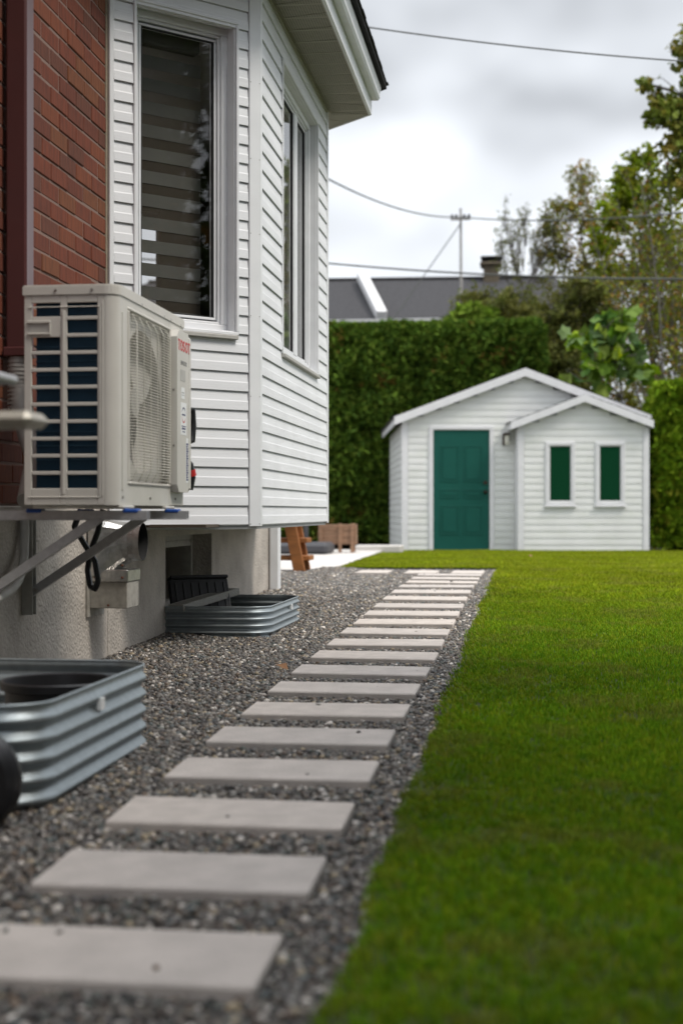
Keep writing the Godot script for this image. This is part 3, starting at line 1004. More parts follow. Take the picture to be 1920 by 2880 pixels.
func roof_pair(shed: Node, F: Transform3D, x0: float, x1: float, xc: float, top: float, slope: float, z0: float, z1: float, verge: float, _s: float) -> void:
	var holder: MeshInstance3D = null
	for side in [-1.0, 1.0]:
		var xe: float = x0 if side < 0 else x1
		var ye: float = top - slope * absf(xe - xc)
		var m := M.new()
		m.prism([Vector2(xc, top - 0.004), Vector2(xe, ye - 0.004), Vector2(xe, ye - 0.05), Vector2(xc, top - 0.05)], z0, z1 - 0.022)
		if holder == null:
			holder = part("roof", m, K.shed_trim, shed)
		else:
			part("roof_slope", m, K.shed_trim, holder)
		m = M.new()
		m.prism([Vector2(xc, top), Vector2(xe, ye), Vector2(xe, ye - verge), Vector2(xc, top - verge)], z1 - 0.02, z1)
		part("verge_board", m, K.shed_trim, holder)
		m = M.new()
		m.box(Vector3(minf(xe, xe - side * 0.02), ye - verge, z0), Vector3(maxf(xe, xe - side * 0.02), ye - 0.002, z1 - 0.021))
		part("eave_board", m, K.shed_trim, holder)
		# shingles in courses
		var run := absf(xe - xc)
		var rows := int(run / 0.14)
		m = M.new()
		for r in rows:
			var xa: float = xe + side * (0.03 - r * run / rows)
			var xb: float = xe + side * (-0.01 - (r + 1) * run / rows)
			var ya: float = top - slope * absf(xa - xc) * 1.0 + 0.014
			var yb: float = top - slope * absf(xb - xc) + 0.004
			m.prism([Vector2(xa, ya), Vector2(xb, yb), Vector2(xb, yb - 0.004), Vector2(xa, ya - 0.010)], z0, z1 - 0.004)
		var sh := part("shingle", m, K.roof_grey, holder)
		sh.set_meta("kind", "stuff")

func leaf_mesh(l: float, wd: float, fold := 0.25) -> ArrayMesh:
	# a pointed leaf of four faces folded along its midrib, growing along +y
	var m := M.new()
	var a := Vector3(0, 0, 0)
	var t := Vector3(0, l, -l * 0.12)
	var mid := Vector3(0, l * 0.45, l * 0.04)
	for s in [-1.0, 1.0]:
		var e := Vector3(s * wd * 0.5, l * 0.42, wd * fold)
		m.flat(a, mid, e, Vector3(0, 0, 1))
		m.flat(mid, t, e, Vector3(0, 0, 1))
	return m.mesh()

func lobed_leaf(l: float) -> ArrayMesh:
	# a broad leaf with five points, slightly cupped
	var m := M.new()
	var pts := []
	for k in 11:
		var a := -PI * 0.5 + TAU * (k + 0.5) / 11.0
		var r: float = l * (0.52 if k % 2 == 0 else 0.36) * (1.0 + 0.15 * sin(a))
		pts.append(Vector3(cos(a) * r, l * 0.5 + sin(a) * r, 0.10 * l * cos(a * 2.0)))
	var c := Vector3(0, l * 0.42, 0.07 * l)
	for k in 11:
		m.flat(c, pts[k], pts[(k + 1) % 11], Vector3(0, 0, 1))
	return m.mesh()

func sprig_mesh(l: float) -> ArrayMesh:
	# a flat fan of narrow scaly shoots
	var m := M.new()
	for k in 7:
		var a := (k - 3) * 0.30
		var d := Vector3(sin(a), cos(a), 0.12 * sin(k * 2.1))
		var s := Vector3(cos(a), -sin(a), 0.0) * l * 0.085
		var b := Vector3(0, l * 0.06 * absf(k - 3), 0)
		var e := b + d * l * (1.0 - 0.10 * absf(k - 3))
		m.flat(b, b + d * l * 0.45 + s, e, Vector3(0, 0, 1))
		m.flat(b, b + d * l * 0.45 - s, e, Vector3(0, 0, 1))
	return m.mesh()

func turned(dir: Vector3, spin: float, s: float) -> Basis:
	# +y along dir, spun about it
	var y := dir.normalized()
	var x := y.cross(Vector3(0.31, 0.17, 0.93)).normalized()
	var z := x.cross(y)
	return Basis(x, y, z).rotated(y, spin).scaled(Vector3(s, s, s))

func any_dir() -> Vector3:
	var z := rng.randf_range(-1, 1)
	var a := rng.randf() * TAU
	var r := sqrt(1.0 - z * z)
	return Vector3(r * cos(a), z, r * sin(a))

func pick(palette: Array) -> Color:
	var q: Array = palette[rng.randi_range(0, palette.size() - 1)]
	var k := rng.randf_range(0.75, 1.25)
	return Color(q[0] * k, q[1] * k, q[2] * k)

func hedge(called: String, label: String, u0: float, u1: float, w0: float, w1: float, top: float, count: int, palette: Array, rust: Array, lean: float, size: float, front := 0.70) -> void:
	var h := thing(called, label, "hedge", P((u0 + u1) * 0.5, 0.24, (w0 + w1) * 0.5))
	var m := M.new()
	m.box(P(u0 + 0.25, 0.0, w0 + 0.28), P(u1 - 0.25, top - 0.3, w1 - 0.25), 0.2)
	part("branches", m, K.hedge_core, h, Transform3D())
	var f := FastNoiseLite.new()
	f.seed = int(u0 * 10) + 77
	f.frequency = 0.9
	var places := []
	var tints := []
	var inv := h.global_transform.affine_inverse()
	for i in count:
		var r := rng.randf()
		var p: Vector3
		var out: Vector3
		var bulge: float
		if r < front:
			p = Vector3(rng.randf_range(u0, u1), rng.randf_range(0.25, top), w0)
			bulge = f.get_noise_3d(p.x * 1.5, p.y * 1.1, 0.0) * 0.28 + (rng.randf() * 0.12 if rng.randf() < 0.04 else 0.0)
			# the shoulders are clipped round
			var sh := maxf(0.0, p.y - top + 0.35)
			p.z += rng.randf_range(-0.05, 0.30) - bulge + sh * sh * 1.6
			out = Vector3(0, 0.35, 1)
		elif r < front + 0.16:
			p = Vector3(rng.randf_range(u0, u1), top, rng.randf_range(w0 + 0.1, w1))
			bulge = f.get_noise_3d(p.x * 1.5, 4.0, p.z * 1.5) * 0.05
			p.y += bulge - rng.randf() * 0.22
			out = Vector3(0, 1, 0.2)
		else:
			var side := 1.0 if rng.randf() < 0.5 else -1.0
			p = Vector3(u1 if side > 0 else u0, rng.randf_range(0.25, top), rng.randf_range(w0, w1))
			bulge = f.get_noise_3d(p.y * 1.5, 9.0, p.z * 1.5) * 0.15
			var sh := maxf(0.0, p.y - top + 0.35)
			p.x += side * (bulge - rng.randf_range(-0.05, 0.28) - sh * sh * 1.6)
			out = Vector3(side, 0.3, 0)
		var d := (out + any_dir() * 0.9 + Vector3(0, lean, 0)).normalized()
		places.append(inv * Transform3D(turned(d, rng.randf() * TAU, rng.randf_range(0.7, 1.3)), P(p.x, p.y, p.z)))
		var patch := f.get_noise_3d(p.x * 0.8 + 30.0, p.y * 0.8, p.z * 0.8)
		var q := pick(palette)
		if patch > 0.28 and rng.randf() < patch * 0.7:
			q = pick(rust)
		tints.append(q)
	scatter("foliage", sprig_mesh(size), K.needle, places, tints, h)

func build_hedges() -> void:
	hedge("tall_hedge", "tall dark clipped cedar hedge behind the shed and patio", -10.0, 0.20, 28.7, 30.2, 4.70, 120000,
		[[0.105, 0.185, 0.028], [0.135, 0.225, 0.030], [0.08, 0.15, 0.026], [0.15, 0.215, 0.034]], [[0.20, 0.14, 0.035], [0.20, 0.15, 0.035]], 0.1, 0.115)
	hedge("bright_hedge", "bright green cedar hedge at the right side of the shed", 2.12, 7.5, 24.6, 26.4, 3.05, 52000,
		[[0.17, 0.28, 0.018], [0.21, 0.32, 0.02], [0.14, 0.24, 0.018], [0.24, 0.32, 0.024]], [[0.26, 0.27, 0.03]], 0.3, 0.115)
	hedge("added_shade_hedge", "tall dark hedge added out of view beside the near lawn to shade it, reflected in the bay window", 1.95, 3.1, -8.0, 6.0, 5.4, 100000,
		[[0.045, 0.075, 0.014], [0.06, 0.085, 0.016], [0.035, 0.06, 0.012]], [[0.20, 0.11, 0.02], [0.16, 0.09, 0.02]], 0.1, 0.17, 0.12)  # hedge added outside the view to darken the near lawn and slabs

func tree(called: String, label: String, base: Vector3, trunk: Array, r0: float, lobes: Array, leaf: Mesh, leaf_mat: Material, size: Vector2, palette: Array, bark: Material, droop := 0.0, dense := 1.25, twig := 0.006) -> void:
	# lobes: [centre, radii, clusters, leaves in a cluster, spread of a cluster]
	var t := thing(called, label, "tree" if called.contains("tree") else "shrub", base)
	var inv := t.global_transform.affine_inverse()
	var m := M.new()
	var pts := [base]
	pts.append_array(trunk)
	var radii := []
	for k in pts.size():
		radii.append(r0 * (1.0 - 0.75 * k / maxf(1.0, pts.size() - 1)))
	m.tube(pts, radii, 9)
	var places := []
	var tints := []
	var wood := M.new()
	for l in lobes:
		var c: Vector3 = l[0]
		var rr: Vector3 = l[1]
		# a limb from the trunk to the middle of the lobe
		var from: Vector3 = pts[0]
		var best := 1e9
		for k in pts.size():
			for s in 4:
				var a: Vector3 = pts[k]
				if k + 1 < pts.size():
					a = a.lerp(pts[k + 1], s / 4.0)
				var cost := a.distance_to(c) + maxf(0.0, a.y - c.y + 0.4) * 2.0
				if cost < best:
					best = cost
					from = a
		var mid := from.lerp(c, 0.5) + Vector3(rng.randf_range(-0.15, 0.15), -0.12 * from.distance_to(c) + 0.1, rng.randf_range(-0.15, 0.15))
		var limb := [from, from.lerp(mid, 0.5) + any_dir() * 0.06, mid, mid.lerp(c, 0.5) + any_dir() * 0.08, c]
		var lr := maxf(0.008, r0 * 0.35)
		wood.tube(limb, [lr, lr * 0.85, lr * 0.7, lr * 0.5, lr * 0.3], 6)
		for i in int(l[2] * dense):
			var d := any_dir() * pow(rng.randf(), 0.42)
			var p := c + d * rr
			var root: Vector3 = limb[rng.randi_range(2, 4)]
			var bend := root.lerp(p, 0.55) + Vector3(0, 0.12 * root.distance_to(p), 0) + any_dir() * 0.08
			wood.tube([root, bend, p], [twig * 1.7, twig * 1.2, twig * 0.6], 4, false)
			var tone := rng.randf_range(0.7, 1.25)
			var base_q := pick(palette)
			for j in int(l[3] * dense):
				var along := rng.randf()
				var q = bend.lerp(p, 0.25 + along * 0.85) + any_dir() * (l[4] * pow(rng.randf(), 0.6))
				q.y -= droop * rng.randf() * rng.randf()
				var dir := any_dir() + Vector3(0, -0.5 - droop, 0)
				places.append(inv * Transform3D(turned(dir, rng.randf() * TAU, rng.randf_range(size.x, size.y)), q))
				var k := base_q.lerp(pick(palette), 0.5)
				tints.append(Color(k.r * tone, k.g * tone, k.b * tone))
	part("trunk", m, bark, t, Transform3D())
	part("branches", wood, bark, t, Transform3D())
	scatter("crown", leaf, leaf_mat, places, tints, t)

func build_trees() -> void:
	var small := leaf_mesh(0.085, 0.055)
	var tiny := leaf_mesh(0.055, 0.034)
	var maple := lobed_leaf(0.15)
	var broad := lobed_leaf(0.30)
	var dark := [[0.15, 0.20, 0.03], [0.19, 0.23, 0.035], [0.12, 0.16, 0.028], [0.26, 0.20, 0.04]]
	var lime := [[0.24, 0.34, 0.010], [0.30, 0.36, 0.012], [0.18, 0.28, 0.012], [0.30, 0.31, 0.02]]
	var olive := [[0.22, 0.27, 0.03], [0.27, 0.29, 0.035], [0.17, 0.21, 0.03], [0.28, 0.23, 0.04]]
	var autumn := [[0.22, 0.22, 0.04], [0.28, 0.19, 0.04], [0.18, 0.20, 0.04], [0.20, 0.26, 0.03], [0.33, 0.16, 0.04], [0.23, 0.27, 0.035]]
	var murk := [[0.13, 0.155, 0.035], [0.16, 0.165, 0.04], [0.11, 0.135, 0.03], [0.18, 0.17, 0.04]]
	tree("maple_tree", "tall dark maple tree leaning in at the right edge", P(4.4, 0.2, 27.8),
		[P(4.3, 3.0, 27.7), P(4.0, 6.0, 27.6), P(3.9, 9.5, 27.6)], 0.16,
		[[P(3.0, 8.45, 27.6), Vector3(0.70, 0.75, 0.6), 44, 26, 0.16], [P(2.35, 8.55, 27.5), Vector3(0.32, 0.42, 0.3), 16, 24, 0.12], [P(2.12, 9.0, 27.5), Vector3(0.14, 0.22, 0.15), 6, 16, 0.09], [P(2.95, 9.6, 27.6), Vector3(0.36, 0.5, 0.4), 18, 24, 0.14], [P(2.95, 7.2, 27.6), Vector3(0.5, 0.55, 0.5), 26, 20, 0.15], [P(4.3, 8.8, 27.8), Vector3(1.0, 1.6, 1.0), 60, 24, 0.2], [P(2.75, 7.8, 27.5), Vector3(0.4, 0.4, 0.4), 18, 22, 0.14]],
		maple, K.leaf, Vector2(0.5, 0.9), dark, K.bark, 0.05, 1.05)
	tree("lime_tree", "yellow green young maple tree between the wires at right", P(2.7, 0.2, 29.6),
		[P(2.6, 2.5, 29.6), P(2.3, 5.0, 29.5), P(2.1, 7.6, 29.5)], 0.07,
		[[P(1.68, 7.05, 29.5), Vector3(0.42, 0.55, 0.4), 30, 22, 0.13], [P(1.42, 6.45, 29.5), Vector3(0.34, 0.3, 0.3), 14, 20, 0.12], [P(1.95, 7.65, 29.5), Vector3(0.4, 0.36, 0.3), 16, 20, 0.13], [P(2.3, 8.1, 29.5), Vector3(0.35, 0.3, 0.3), 12, 18, 0.13], [P(1.55, 5.85, 29.4), Vector3(0.3, 0.25, 0.3), 8, 16, 0.12], [P(2.35, 7.1, 29.6), Vector3(0.5, 0.6, 0.4), 18, 16, 0.15], [P(2.75, 7.6, 29.6), Vector3(0.5, 0.6, 0.4), 16, 14, 0.17], [P(2.7, 6.4, 29.6), Vector3(0.6, 0.6, 0.4), 18, 14, 0.17], [P(2.2, 5.6, 29.5), Vector3(0.5, 0.6, 0.4), 14, 12, 0.17], [P(2.9, 5.0, 29.5), Vector3(0.5, 0.8, 0.4), 18, 12, 0.17]],
		maple, K.leaf, Vector2(0.5, 0.95), lime + [[0.22, 0.26, 0.03], [0.16, 0.20, 0.03]], K.bark, 0.05, 1.12)
	tree("olive_tree", "sparse olive and orange birch tree behind the hedge", P(1.2, 0.2, 33.6),
		[P(1.3, 3.0, 33.5), P(1.05, 5.0, 33.4), P(1.2, 6.6, 33.4), P(1.05, 8.3, 33.4)], 0.05,
		[[P(1.15, 8.6, 33.4), Vector3(0.45, 0.5, 0.4), 26, 18, 0.12], [P(0.85, 7.9, 33.4), Vector3(0.6, 0.5, 0.5), 30, 18, 0.13], [P(1.5, 7.7, 33.4), Vector3(0.6, 0.8, 0.5), 34, 18, 0.13], [P(0.55, 6.9, 33.4), Vector3(0.55, 0.8, 0.5), 38, 18, 0.14], [P(1.3, 6.6, 33.4), Vector3(0.8, 0.8, 0.6), 44, 18, 0.15], [P(0.25, 7.7, 33.4), Vector3(0.25, 0.5, 0.3), 14, 16, 0.11]],
		tiny, K.leaf, Vector2(1.0, 1.9), autumn, K.bark, 0.3, 1.25)
	var thin := []
	for k in 9:
		thin.append([P(-0.75 + k * 0.16 + rng.randf_range(-0.08, 0.08), 7.0 + 0.55 * sin(k * 1.9) + (0.5 if k == 3 else 0.0), 33.0 + rng.randf_range(-0.4, 0.4)), Vector3(0.20, rng.randf_range(0.5, 0.9), 0.2), 16, 9, 0.09])
	tree("wispy_tree", "wispy grey tree with thin upright twigs left of the olive tree", P(-0.2, 0.2, 33.2), [P(-0.25, 3.0, 33.2), P(-0.25, 5.5, 33.2)], 0.028, thin,
		tiny, K.leaf, Vector2(0.6, 1.2), murk, K.bark, 0.0, 1.5, 0.004)
	tree("dark_shrub", "dense dark olive shrub rising behind the tall hedge", P(-0.3, 0.2, 32.0), [P(-0.3, 2.0, 32.0), P(-0.35, 4.4, 32.0)], 0.08,
		[[P(-0.55, 5.2, 32.0), Vector3(1.05, 0.85, 0.7), 90, 24, 0.15], [P(0.45, 5.1, 31.8), Vector3(0.9, 1.0, 0.7), 80, 24, 0.15], [P(-1.35, 5.35, 32.2), Vector3(0.5, 0.7, 0.5), 34, 20, 0.14], [P(0.9, 3.9, 31.5), Vector3(0.8, 1.1, 0.6), 80, 24, 0.15], [P(0.2, 4.2, 31.8), Vector3(0.9, 0.8, 0.6), 60, 22, 0.15], [P(1.35, 5.5, 31.8), Vector3(0.75, 0.85, 0.6), 70, 22, 0.15]],
		tiny, K.leaf, Vector2(1.1, 2.1), murk, K.bark, 0.1, 1.6)
	tree("back_shrub", "brownish tangle of shrubs filling the right background", P(3.0, 0.2, 34.5), [P(3.0, 2.0, 34.5), P(2.9, 4.8, 34.5)], 0.1,
		[[P(2.75, 7.3, 34.3), Vector3(0.75, 0.9, 0.6), 60, 20, 0.18], [P(3.7, 7.2, 34.3), Vector3(0.9, 1.2, 0.6), 70, 20, 0.18], [P(1.95, 6.5, 34.3), Vector3(0.6, 0.8, 0.6), 44, 20, 0.18], [P(2.0, 5.4, 34.3), Vector3(0.9, 1.1, 0.6), 70, 20, 0.17], [P(3.2, 5.6, 34.3), Vector3(1.0, 1.5, 0.6), 90, 20, 0.17], [P(4.2, 5.0, 34.3), Vector3(1.0, 1.6, 0.6), 60, 20, 0.17], [P(2.0, 3.6, 34.0), Vector3(1.2, 1.0, 0.6), 80, 22, 0.17], [P(3.6, 3.4, 34.0), Vector3(1.2, 1.2, 0.6), 80, 22, 0.17], [P(1.4, 4.6, 33.6), Vector3(0.6, 0.9, 0.5), 46, 20, 0.16]],
		tiny, K.leaf, Vector2(1.2, 2.3), autumn + olive, K.bark, 0.1, 1.02)
	var cone := []
	for k in 7:
		cone.append([P(-1.75 + 0.16 * k + 0.1 * sin(k * 2.0), 4.75 + 0.35 * sin(k * 0.5), 31.0), Vector3(0.28, 0.28, 0.3), 24, 12, 0.10])
	tree("cedar_shrub", "soft pale green cedar top showing over the tall hedge", P(-1.4, 0.2, 31.0), [P(-1.4, 2.0, 31.0), P(-1.4, 4.5, 31.0)], 0.07, cone,
		sprig_mesh(0.15), K.needle, Vector2(0.8, 1.4), [[0.16, 0.25, 0.03], [0.20, 0.28, 0.04], [0.13, 0.21, 0.025]], K.bark, 0.0, 1.8)
	tree("catalpa_tree", "young tree with large bright green leaves behind the wing of the shed", P(1.75, 0.2, 26.7), [P(1.75, 1.8, 26.6), P(1.6, 3.4, 26.5)], 0.04,
		[[P(1.35, 4.22, 26.3), Vector3(0.42, 0.30, 0.3), 9, 4, 0.20], [P(1.66, 4.45, 26.4), Vector3(0.30, 0.22, 0.3), 5, 4, 0.18], [P(0.86, 4.05, 26.3), Vector3(0.20, 0.22, 0.25), 4, 4, 0.15], [P(1.62, 3.62, 26.4), Vector3(0.42, 0.32, 0.3), 7, 4, 0.20], [P(0.66, 3.42, 26.2), Vector3(0.16, 0.08, 0.2), 2, 3, 0.10], [P(1.08, 3.62, 26.3), Vector3(0.25, 0.22, 0.2), 4, 3, 0.16], [P(1.9, 4.0, 26.5), Vector3(0.25, 0.3, 0.2), 4, 4, 0.18]],
		broad, K.leaf, Vector2(0.6, 1.2), [[0.15, 0.30, 0.025], [0.23, 0.38, 0.015], [0.10, 0.20, 0.04], [0.33, 0.42, 0.015], [0.07, 0.15, 0.05], [0.20, 0.28, 0.12]], K.bark_pale, 0.3, 1.35)
	# a clump of bare grey stems that fan out over the right hand hedge
	var t := thing("lilac_shrub", "clump of grey leaning stems with sparse leaves at right", "shrub", P(2.9, 0.2, 28.0))
	var inv := t.global_transform.affine_inverse()
	var places := []
	var tints := []
	for k in 22:
		var m := M.new()
		var b := P(2.9 + rng.randf_range(-0.5, 0.6), 0.2, 28.0 + rng.randf_range(-0.4, 0.4))
		var lean := rng.randf_range(-0.42, 0.22)
		var ht := rng.randf_range(4.6, 7.6)
		var pts := []
		var rr := []
		var r := rng.randf_range(0.016, 0.036)
		for s in 7:
			var x := s / 6.0
			pts.append(b + Vector3(lean * ht * x * (0.6 + 0.4 * x) * 0.55 + 0.05 * sin(x * 7.0 + k), ht * x, 0.25 * sin(k * 1.3) * x) + any_dir() * 0.04)
			rr.append(r * (1.0 - 0.8 * x))
		m.tube(pts, rr, 6)
		for s in 26:
			var i := rng.randi_range(2, 5)
			var p: Vector3 = pts[i].lerp(pts[i + 1], rng.randf())
			var e := p + Vector3(rng.randf_range(-0.5, 0.5), rng.randf_range(0.05, 0.6), rng.randf_range(-0.3, 0.3))
			m.tube([p, p.lerp(e, 0.5) + any_dir() * 0.04, e], [0.008, 0.006, 0.003], 4, false)
			for j in 11:
				var q := p.lerp(e, 0.4 + rng.randf() * 0.7) + any_dir() * 0.09
				places.append(inv * Transform3D(turned(any_dir() + Vector3(0, -0.4, 0), rng.randf() * TAU, rng.randf_range(0.7, 1.4)), q))
				tints.append(pick(autumn) if rng.randf() < 0.6 else pick(olive))
		part("stem", m, K.bark_pale, t, Transform3D())
	scatter("crown", small, K.leaf, places, tints, t)

func build_neighbours() -> void:
	var h := thing("neighbour_house", "house behind the hedge with a grey shingle roof and a white duct", "house", P(-4.0, 0.2, 44.0), -0.02)
	var m := M.new()
	m.box(P(-14.0, 0.2, 39.2), P(1.6, 6.1, 47.0))
	part("wall", m, K.house_far, h, Transform3D())
	# hipped roof
	m = M.new()
	var a := P(-15.0, 6.1, 38.4)
	var b := P(1.95, 6.1, 38.9)
	var c := P(1.95, 6.1, 47.8)
	var d := P(-15.0, 6.1, 47.8)
	var r0 := P(-11.5, 7.82, 42.0)
	var r1 := P(0.72, 7.78, 42.5)
	m.quad(a, b, r1, r0, Vector3(0, 1, 1))
	m.flat(b, c, r1, Vector3(1, 1, 0))
	m.quad(c, d, r0, r1, Vector3(0, 1, -1))
	m.flat(d, a, r0, Vector3(-1, 1, 0))
	m.quad(a, b, c, d, Vector3.DOWN)
	var roof := part("roof", m, K.roof_grey, h, Transform3D())
	m = M.new()
	m.tube([P(-11.5, 7.84, 42.0), P(0.72, 7.80, 42.5)], [0.06, 0.06], 6)
	part("ridge_cap", m, K.shingle, roof, Transform3D())
	m = M.new()
	m.box(P(-15.0, 6.02, 38.30), P(1.95, 6.09, 38.36))
	part("fascia", m, K.white_paint, roof, Transform3D())
	m = M.new()
	var t0 := P(-4.98, 7.95, 42.0)
	var t1 := P(-4.05, 6.32, 38.75)
	var dd := (t1 - t0).normalized()
	var s := dd.cross(Vector3.UP).normalized()
	m.xf = Transform3D(Basis(s, dd.cross(s), dd), t0)
	m.box(Vector3(-0.15, -0.05, 0.0), Vector3(0.15, 0.20, t0.distance_to(t1)), 0.02)
	var duct := part("roof_duct", m, K.white_paint, roof, Transform3D())
	duct.set_meta("label", "white box duct running down the roof slope")
	m = M.new()
	m.box(P(-1.40, 7.5, 42.1), P(-0.95, 8.14, 42.7), 0.02)
	m.box(P(-1.50, 8.14, 42.0), P(-0.85, 8.22, 42.8), 0.02)
	var ch := part("chimney", m, K.chimney_brick, roof, Transform3D())
	m = M.new()
	m.box(P(-1.34, 8.22, 42.15), P(-1.0, 8.30, 42.6), 0.01)
	m.box(P(-1.48, 8.34, 42.02), P(-0.86, 8.40, 42.75), 0.02)
	part("chimney_cap", m, K.shingle, ch, Transform3D())

func build_slabs() -> void:
	var order := ["nearest", "second", "third", "fourth", "fifth", "sixth", "seventh", "eighth", "ninth", "tenth", "eleventh", "twelfth", "thirteenth", "fourteenth", "fifteenth", "sixteenth", "seventeenth", "eighteenth", "nineteenth", "twentieth"]
	for k in 20:
		var w := 2.294 + 0.539 * k if k < 14 else 9.301 + 0.601 * (k - 13)
		w += 0.1405
		var m := M.new()
		m.box(Vector3(-0.292, -0.032, -0.1405), Vector3(0.292, 0.016, 0.1405), 0.0045)
		var s := MeshInstance3D.new()
		s.name = numbered("stepping_slab")
		s.mesh = m.mesh()
		s.material_override = K["slab%d" % (k % 3)]
		add_child(s)
		s.position = P(-0.739 + rng.randf_range(-0.004, 0.004), ground_y(w) + 0.013, w)
		s.rotation = Vector3(0.0225 if w < 11 else 0.006, rng.randf_range(-0.008, 0.008), rng.randf_range(-0.006, 0.006))
		tag(s, "%s pale concrete slab of the straight path, counted from the near end" % order[k], "paving slab", "stepping slabs in the gravel path")
	var turned_at := [[-1.50, "left"], [-1.04, "middle"], [-0.60, "right"]]
	for t in turned_at:
		var m := M.new()
		m.box(Vector3(-0.15, -0.032, -0.29), Vector3(0.15, 0.018, 0.29), 0.0045)
		var s := MeshInstance3D.new()
		s.name = numbered("stepping_slab")
		s.mesh = m.mesh()
		s.material_override = K.slab2
		add_child(s)
		s.position = P(t[0], ground_y(13.6) + 0.013, 13.62)
		tag(s, "%s of the three slabs laid crosswise where the path turns to the patio" % t[1], "paving slab", "slabs at the turn of the path")

func build_conditioner() -> void:
	# local axes: x along the wall (0 at the near end), y up, z out of the wall (0 at the front)
	var F := frame(-1.413, 0.885, 4.762, Vector3(0, 0, -1))
	var L := 0.935
	var H := 0.765
	var D := 0.335
	var ac := thing("air_conditioner", "beige outdoor heat pump unit on brackets beside the bay window", "air conditioner", F.origin)
	var m := M.new()
	# front panel with a rounded near corner, round a rectangular opening for the fan
	var g := [0.135, 0.700, 0.085, 0.690]
	m.box(Vector3(0.045, 0.0, -0.012), Vector3(g[0], H - 0.03, 0.0))
	m.box(Vector3(g[1], 0.0, -0.012), Vector3(L, H - 0.03, 0.0), 0.004)
	m.box(Vector3(g[0], 0.0, -0.012), Vector3(g[1], g[2], 0.0))
	m.box(Vector3(g[0], g[3], -0.012), Vector3(g[1], H - 0.03, 0.0))
	for k in 6:
		var a0 := PI * 0.5 * k / 6
		var a1 := PI * 0.5 * (k + 1) / 6
		var c := Vector3(0.045, 0, -0.045)
		var d0 := Vector3(-sin(a0), 0, cos(a0))
		var d1 := Vector3(-sin(a1), 0, cos(a1))
		var up := Vector3(0, H - 0.03, 0)
		m.tri(c + d0 * 0.045, c + d1 * 0.045, c + d1 * 0.045 + up, d0, d1, d1)
		m.tri(c + d0 * 0.045, c + d1 * 0.045 + up, c + d0 * 0.045 + up, d0, d1, d0)
	m.box(Vector3(L - 0.012, 0.0, -D), Vector3(L, H - 0.03, -0.0125))
	m.box(Vector3(0.03, 0.0, -D), Vector3(L - 0.013, 0.02, -0.0125))
	# raised edge round the fan opening, and two slim ribs by the corner
	ring(m, g[0] - 0.012, g[1] + 0.012, g[2] - 0.012, g[3] + 0.012, 0.012, -0.006, 0.006, 0.004)
	m.box(Vector3(-0.0025, 0.03, -0.056), Vector3(0.001, H - 0.06, -0.051), 0.002)
	m.box(Vector3(0.052, 0.05, -0.001), Vector3(0.064, H - 0.09, 0.0035), 0.003)
	part("cabinet", m, K.cabinet, ac, F)
	# lid
	m = M.new()
	var lid := []
	for k in 7:
		var a := PI * 0.5 * k / 6
		lid.append(Vector2(0.046 - 0.050 * sin(a), 0.046 - 0.050 * cos(a)))
	lid.append_array([Vector2(-0.004, D + 0.004), Vector2(L + 0.004, D + 0.004), Vector2(L + 0.004, -0.004)])
	m.xf = Transform3D(Basis(Vector3.RIGHT, Vector3(0, 0, -1), Vector3.UP), Vector3.ZERO)
	m.prism(lid, H - 0.035, H - 0.006)
	var small := []
	for p in lid:
		small.append(p.lerp(Vector2(L * 0.5, D * 0.5), 0.012))
	m.prism(small, H - 0.006, H)
	for k in 4:
		m.xf = Transform3D(Basis(), Vector3(0.10, H, -0.06 - 0.072 * k))
		m.lathe([Vector2(0.034, -0.001), Vector2(0.031, 0.006), Vector2(0.022, 0.009), Vector2(0.0, 0.0095)], 20)
	part("lid", m, K.cabinet, ac, F)
	# the near end: frame of a grid of openings with the coil behind
	m = M.new()
	var z0 := -D
	var z1 := -0.045
	var cols := [[-0.181, -0.072], [-0.308, -0.205]]
	m.box(Vector3(0.0, 0.0, cols[0][1]), Vector3(0.010, H - 0.036, z1), 0.002)
	m.box(Vector3(0.0, 0.0, cols[1][1]), Vector3(0.010, H - 0.036, cols[0][0]), 0.002)
	m.box(Vector3(0.0, 0.0, z0), Vector3(0.010, H - 0.036, cols[1][0]), 0.002)
	for c in 2:
		var prev := 0.0
		for r in 11:
			var y0 := 0.058 + 0.0597 * r
			var y1 := y0 + 0.0475
			if c == 1 and r == 9:
				continue
			m.box(Vector3(0.0, prev, cols[c][0]), Vector3(0.010, y0, cols[c][1]), 0.0015)
			prev = y1
		m.box(Vector3(0.0, prev, cols[c][0]), Vector3(0.010, H - 0.036, cols[c][1]), 0.0015)
	# raised border line and centre rib
	m.box(Vector3(-0.003, 0.03, -0.064), Vector3(0.001, H - 0.075, -0.060), 0.0015)
	m.box(Vector3(-0.003, H - 0.079, -0.32), Vector3(0.001, H - 0.0755, -0.064), 0.0015)
	m.box(Vector3(-0.003, 0.026, -0.32), Vector3(0.001, 0.0298, -0.064), 0.0015)
	m.box(Vector3(-0.0035, 0.04, -0.197), Vector3(0.001, H - 0.09, -0.189), 0.0015)
	var grille := part("side_grille", m, K.cabinet, ac, F)
	m = M.new()
	var hy := 0.058 + 0.0597 * 9
	ring(m, 0, 0, 0, 0, 0.0, 0, 0)
	m = M.new()
	m.box(Vector3(-0.006, hy - 0.004, -0.322), Vector3(-0.001, hy + 0.004, -0.238), 0.0015)
	m.box(Vector3(-0.006, hy + 0.036, -0.322), Vector3(-0.001, hy + 0.046, -0.238), 0.0015)
	m.box(Vector3(-0.006, hy + 0.0045, -0.244), Vector3(-0.001, hy + 0.0355, -0.238), 0.0015)
	part("grip", m, K.cabinet, grille, F)
	m = M.new()
	m.box(Vector3(-0.0012, hy + 0.005, -0.321), Vector3(-0.0003, hy + 0.0355, -0.245))
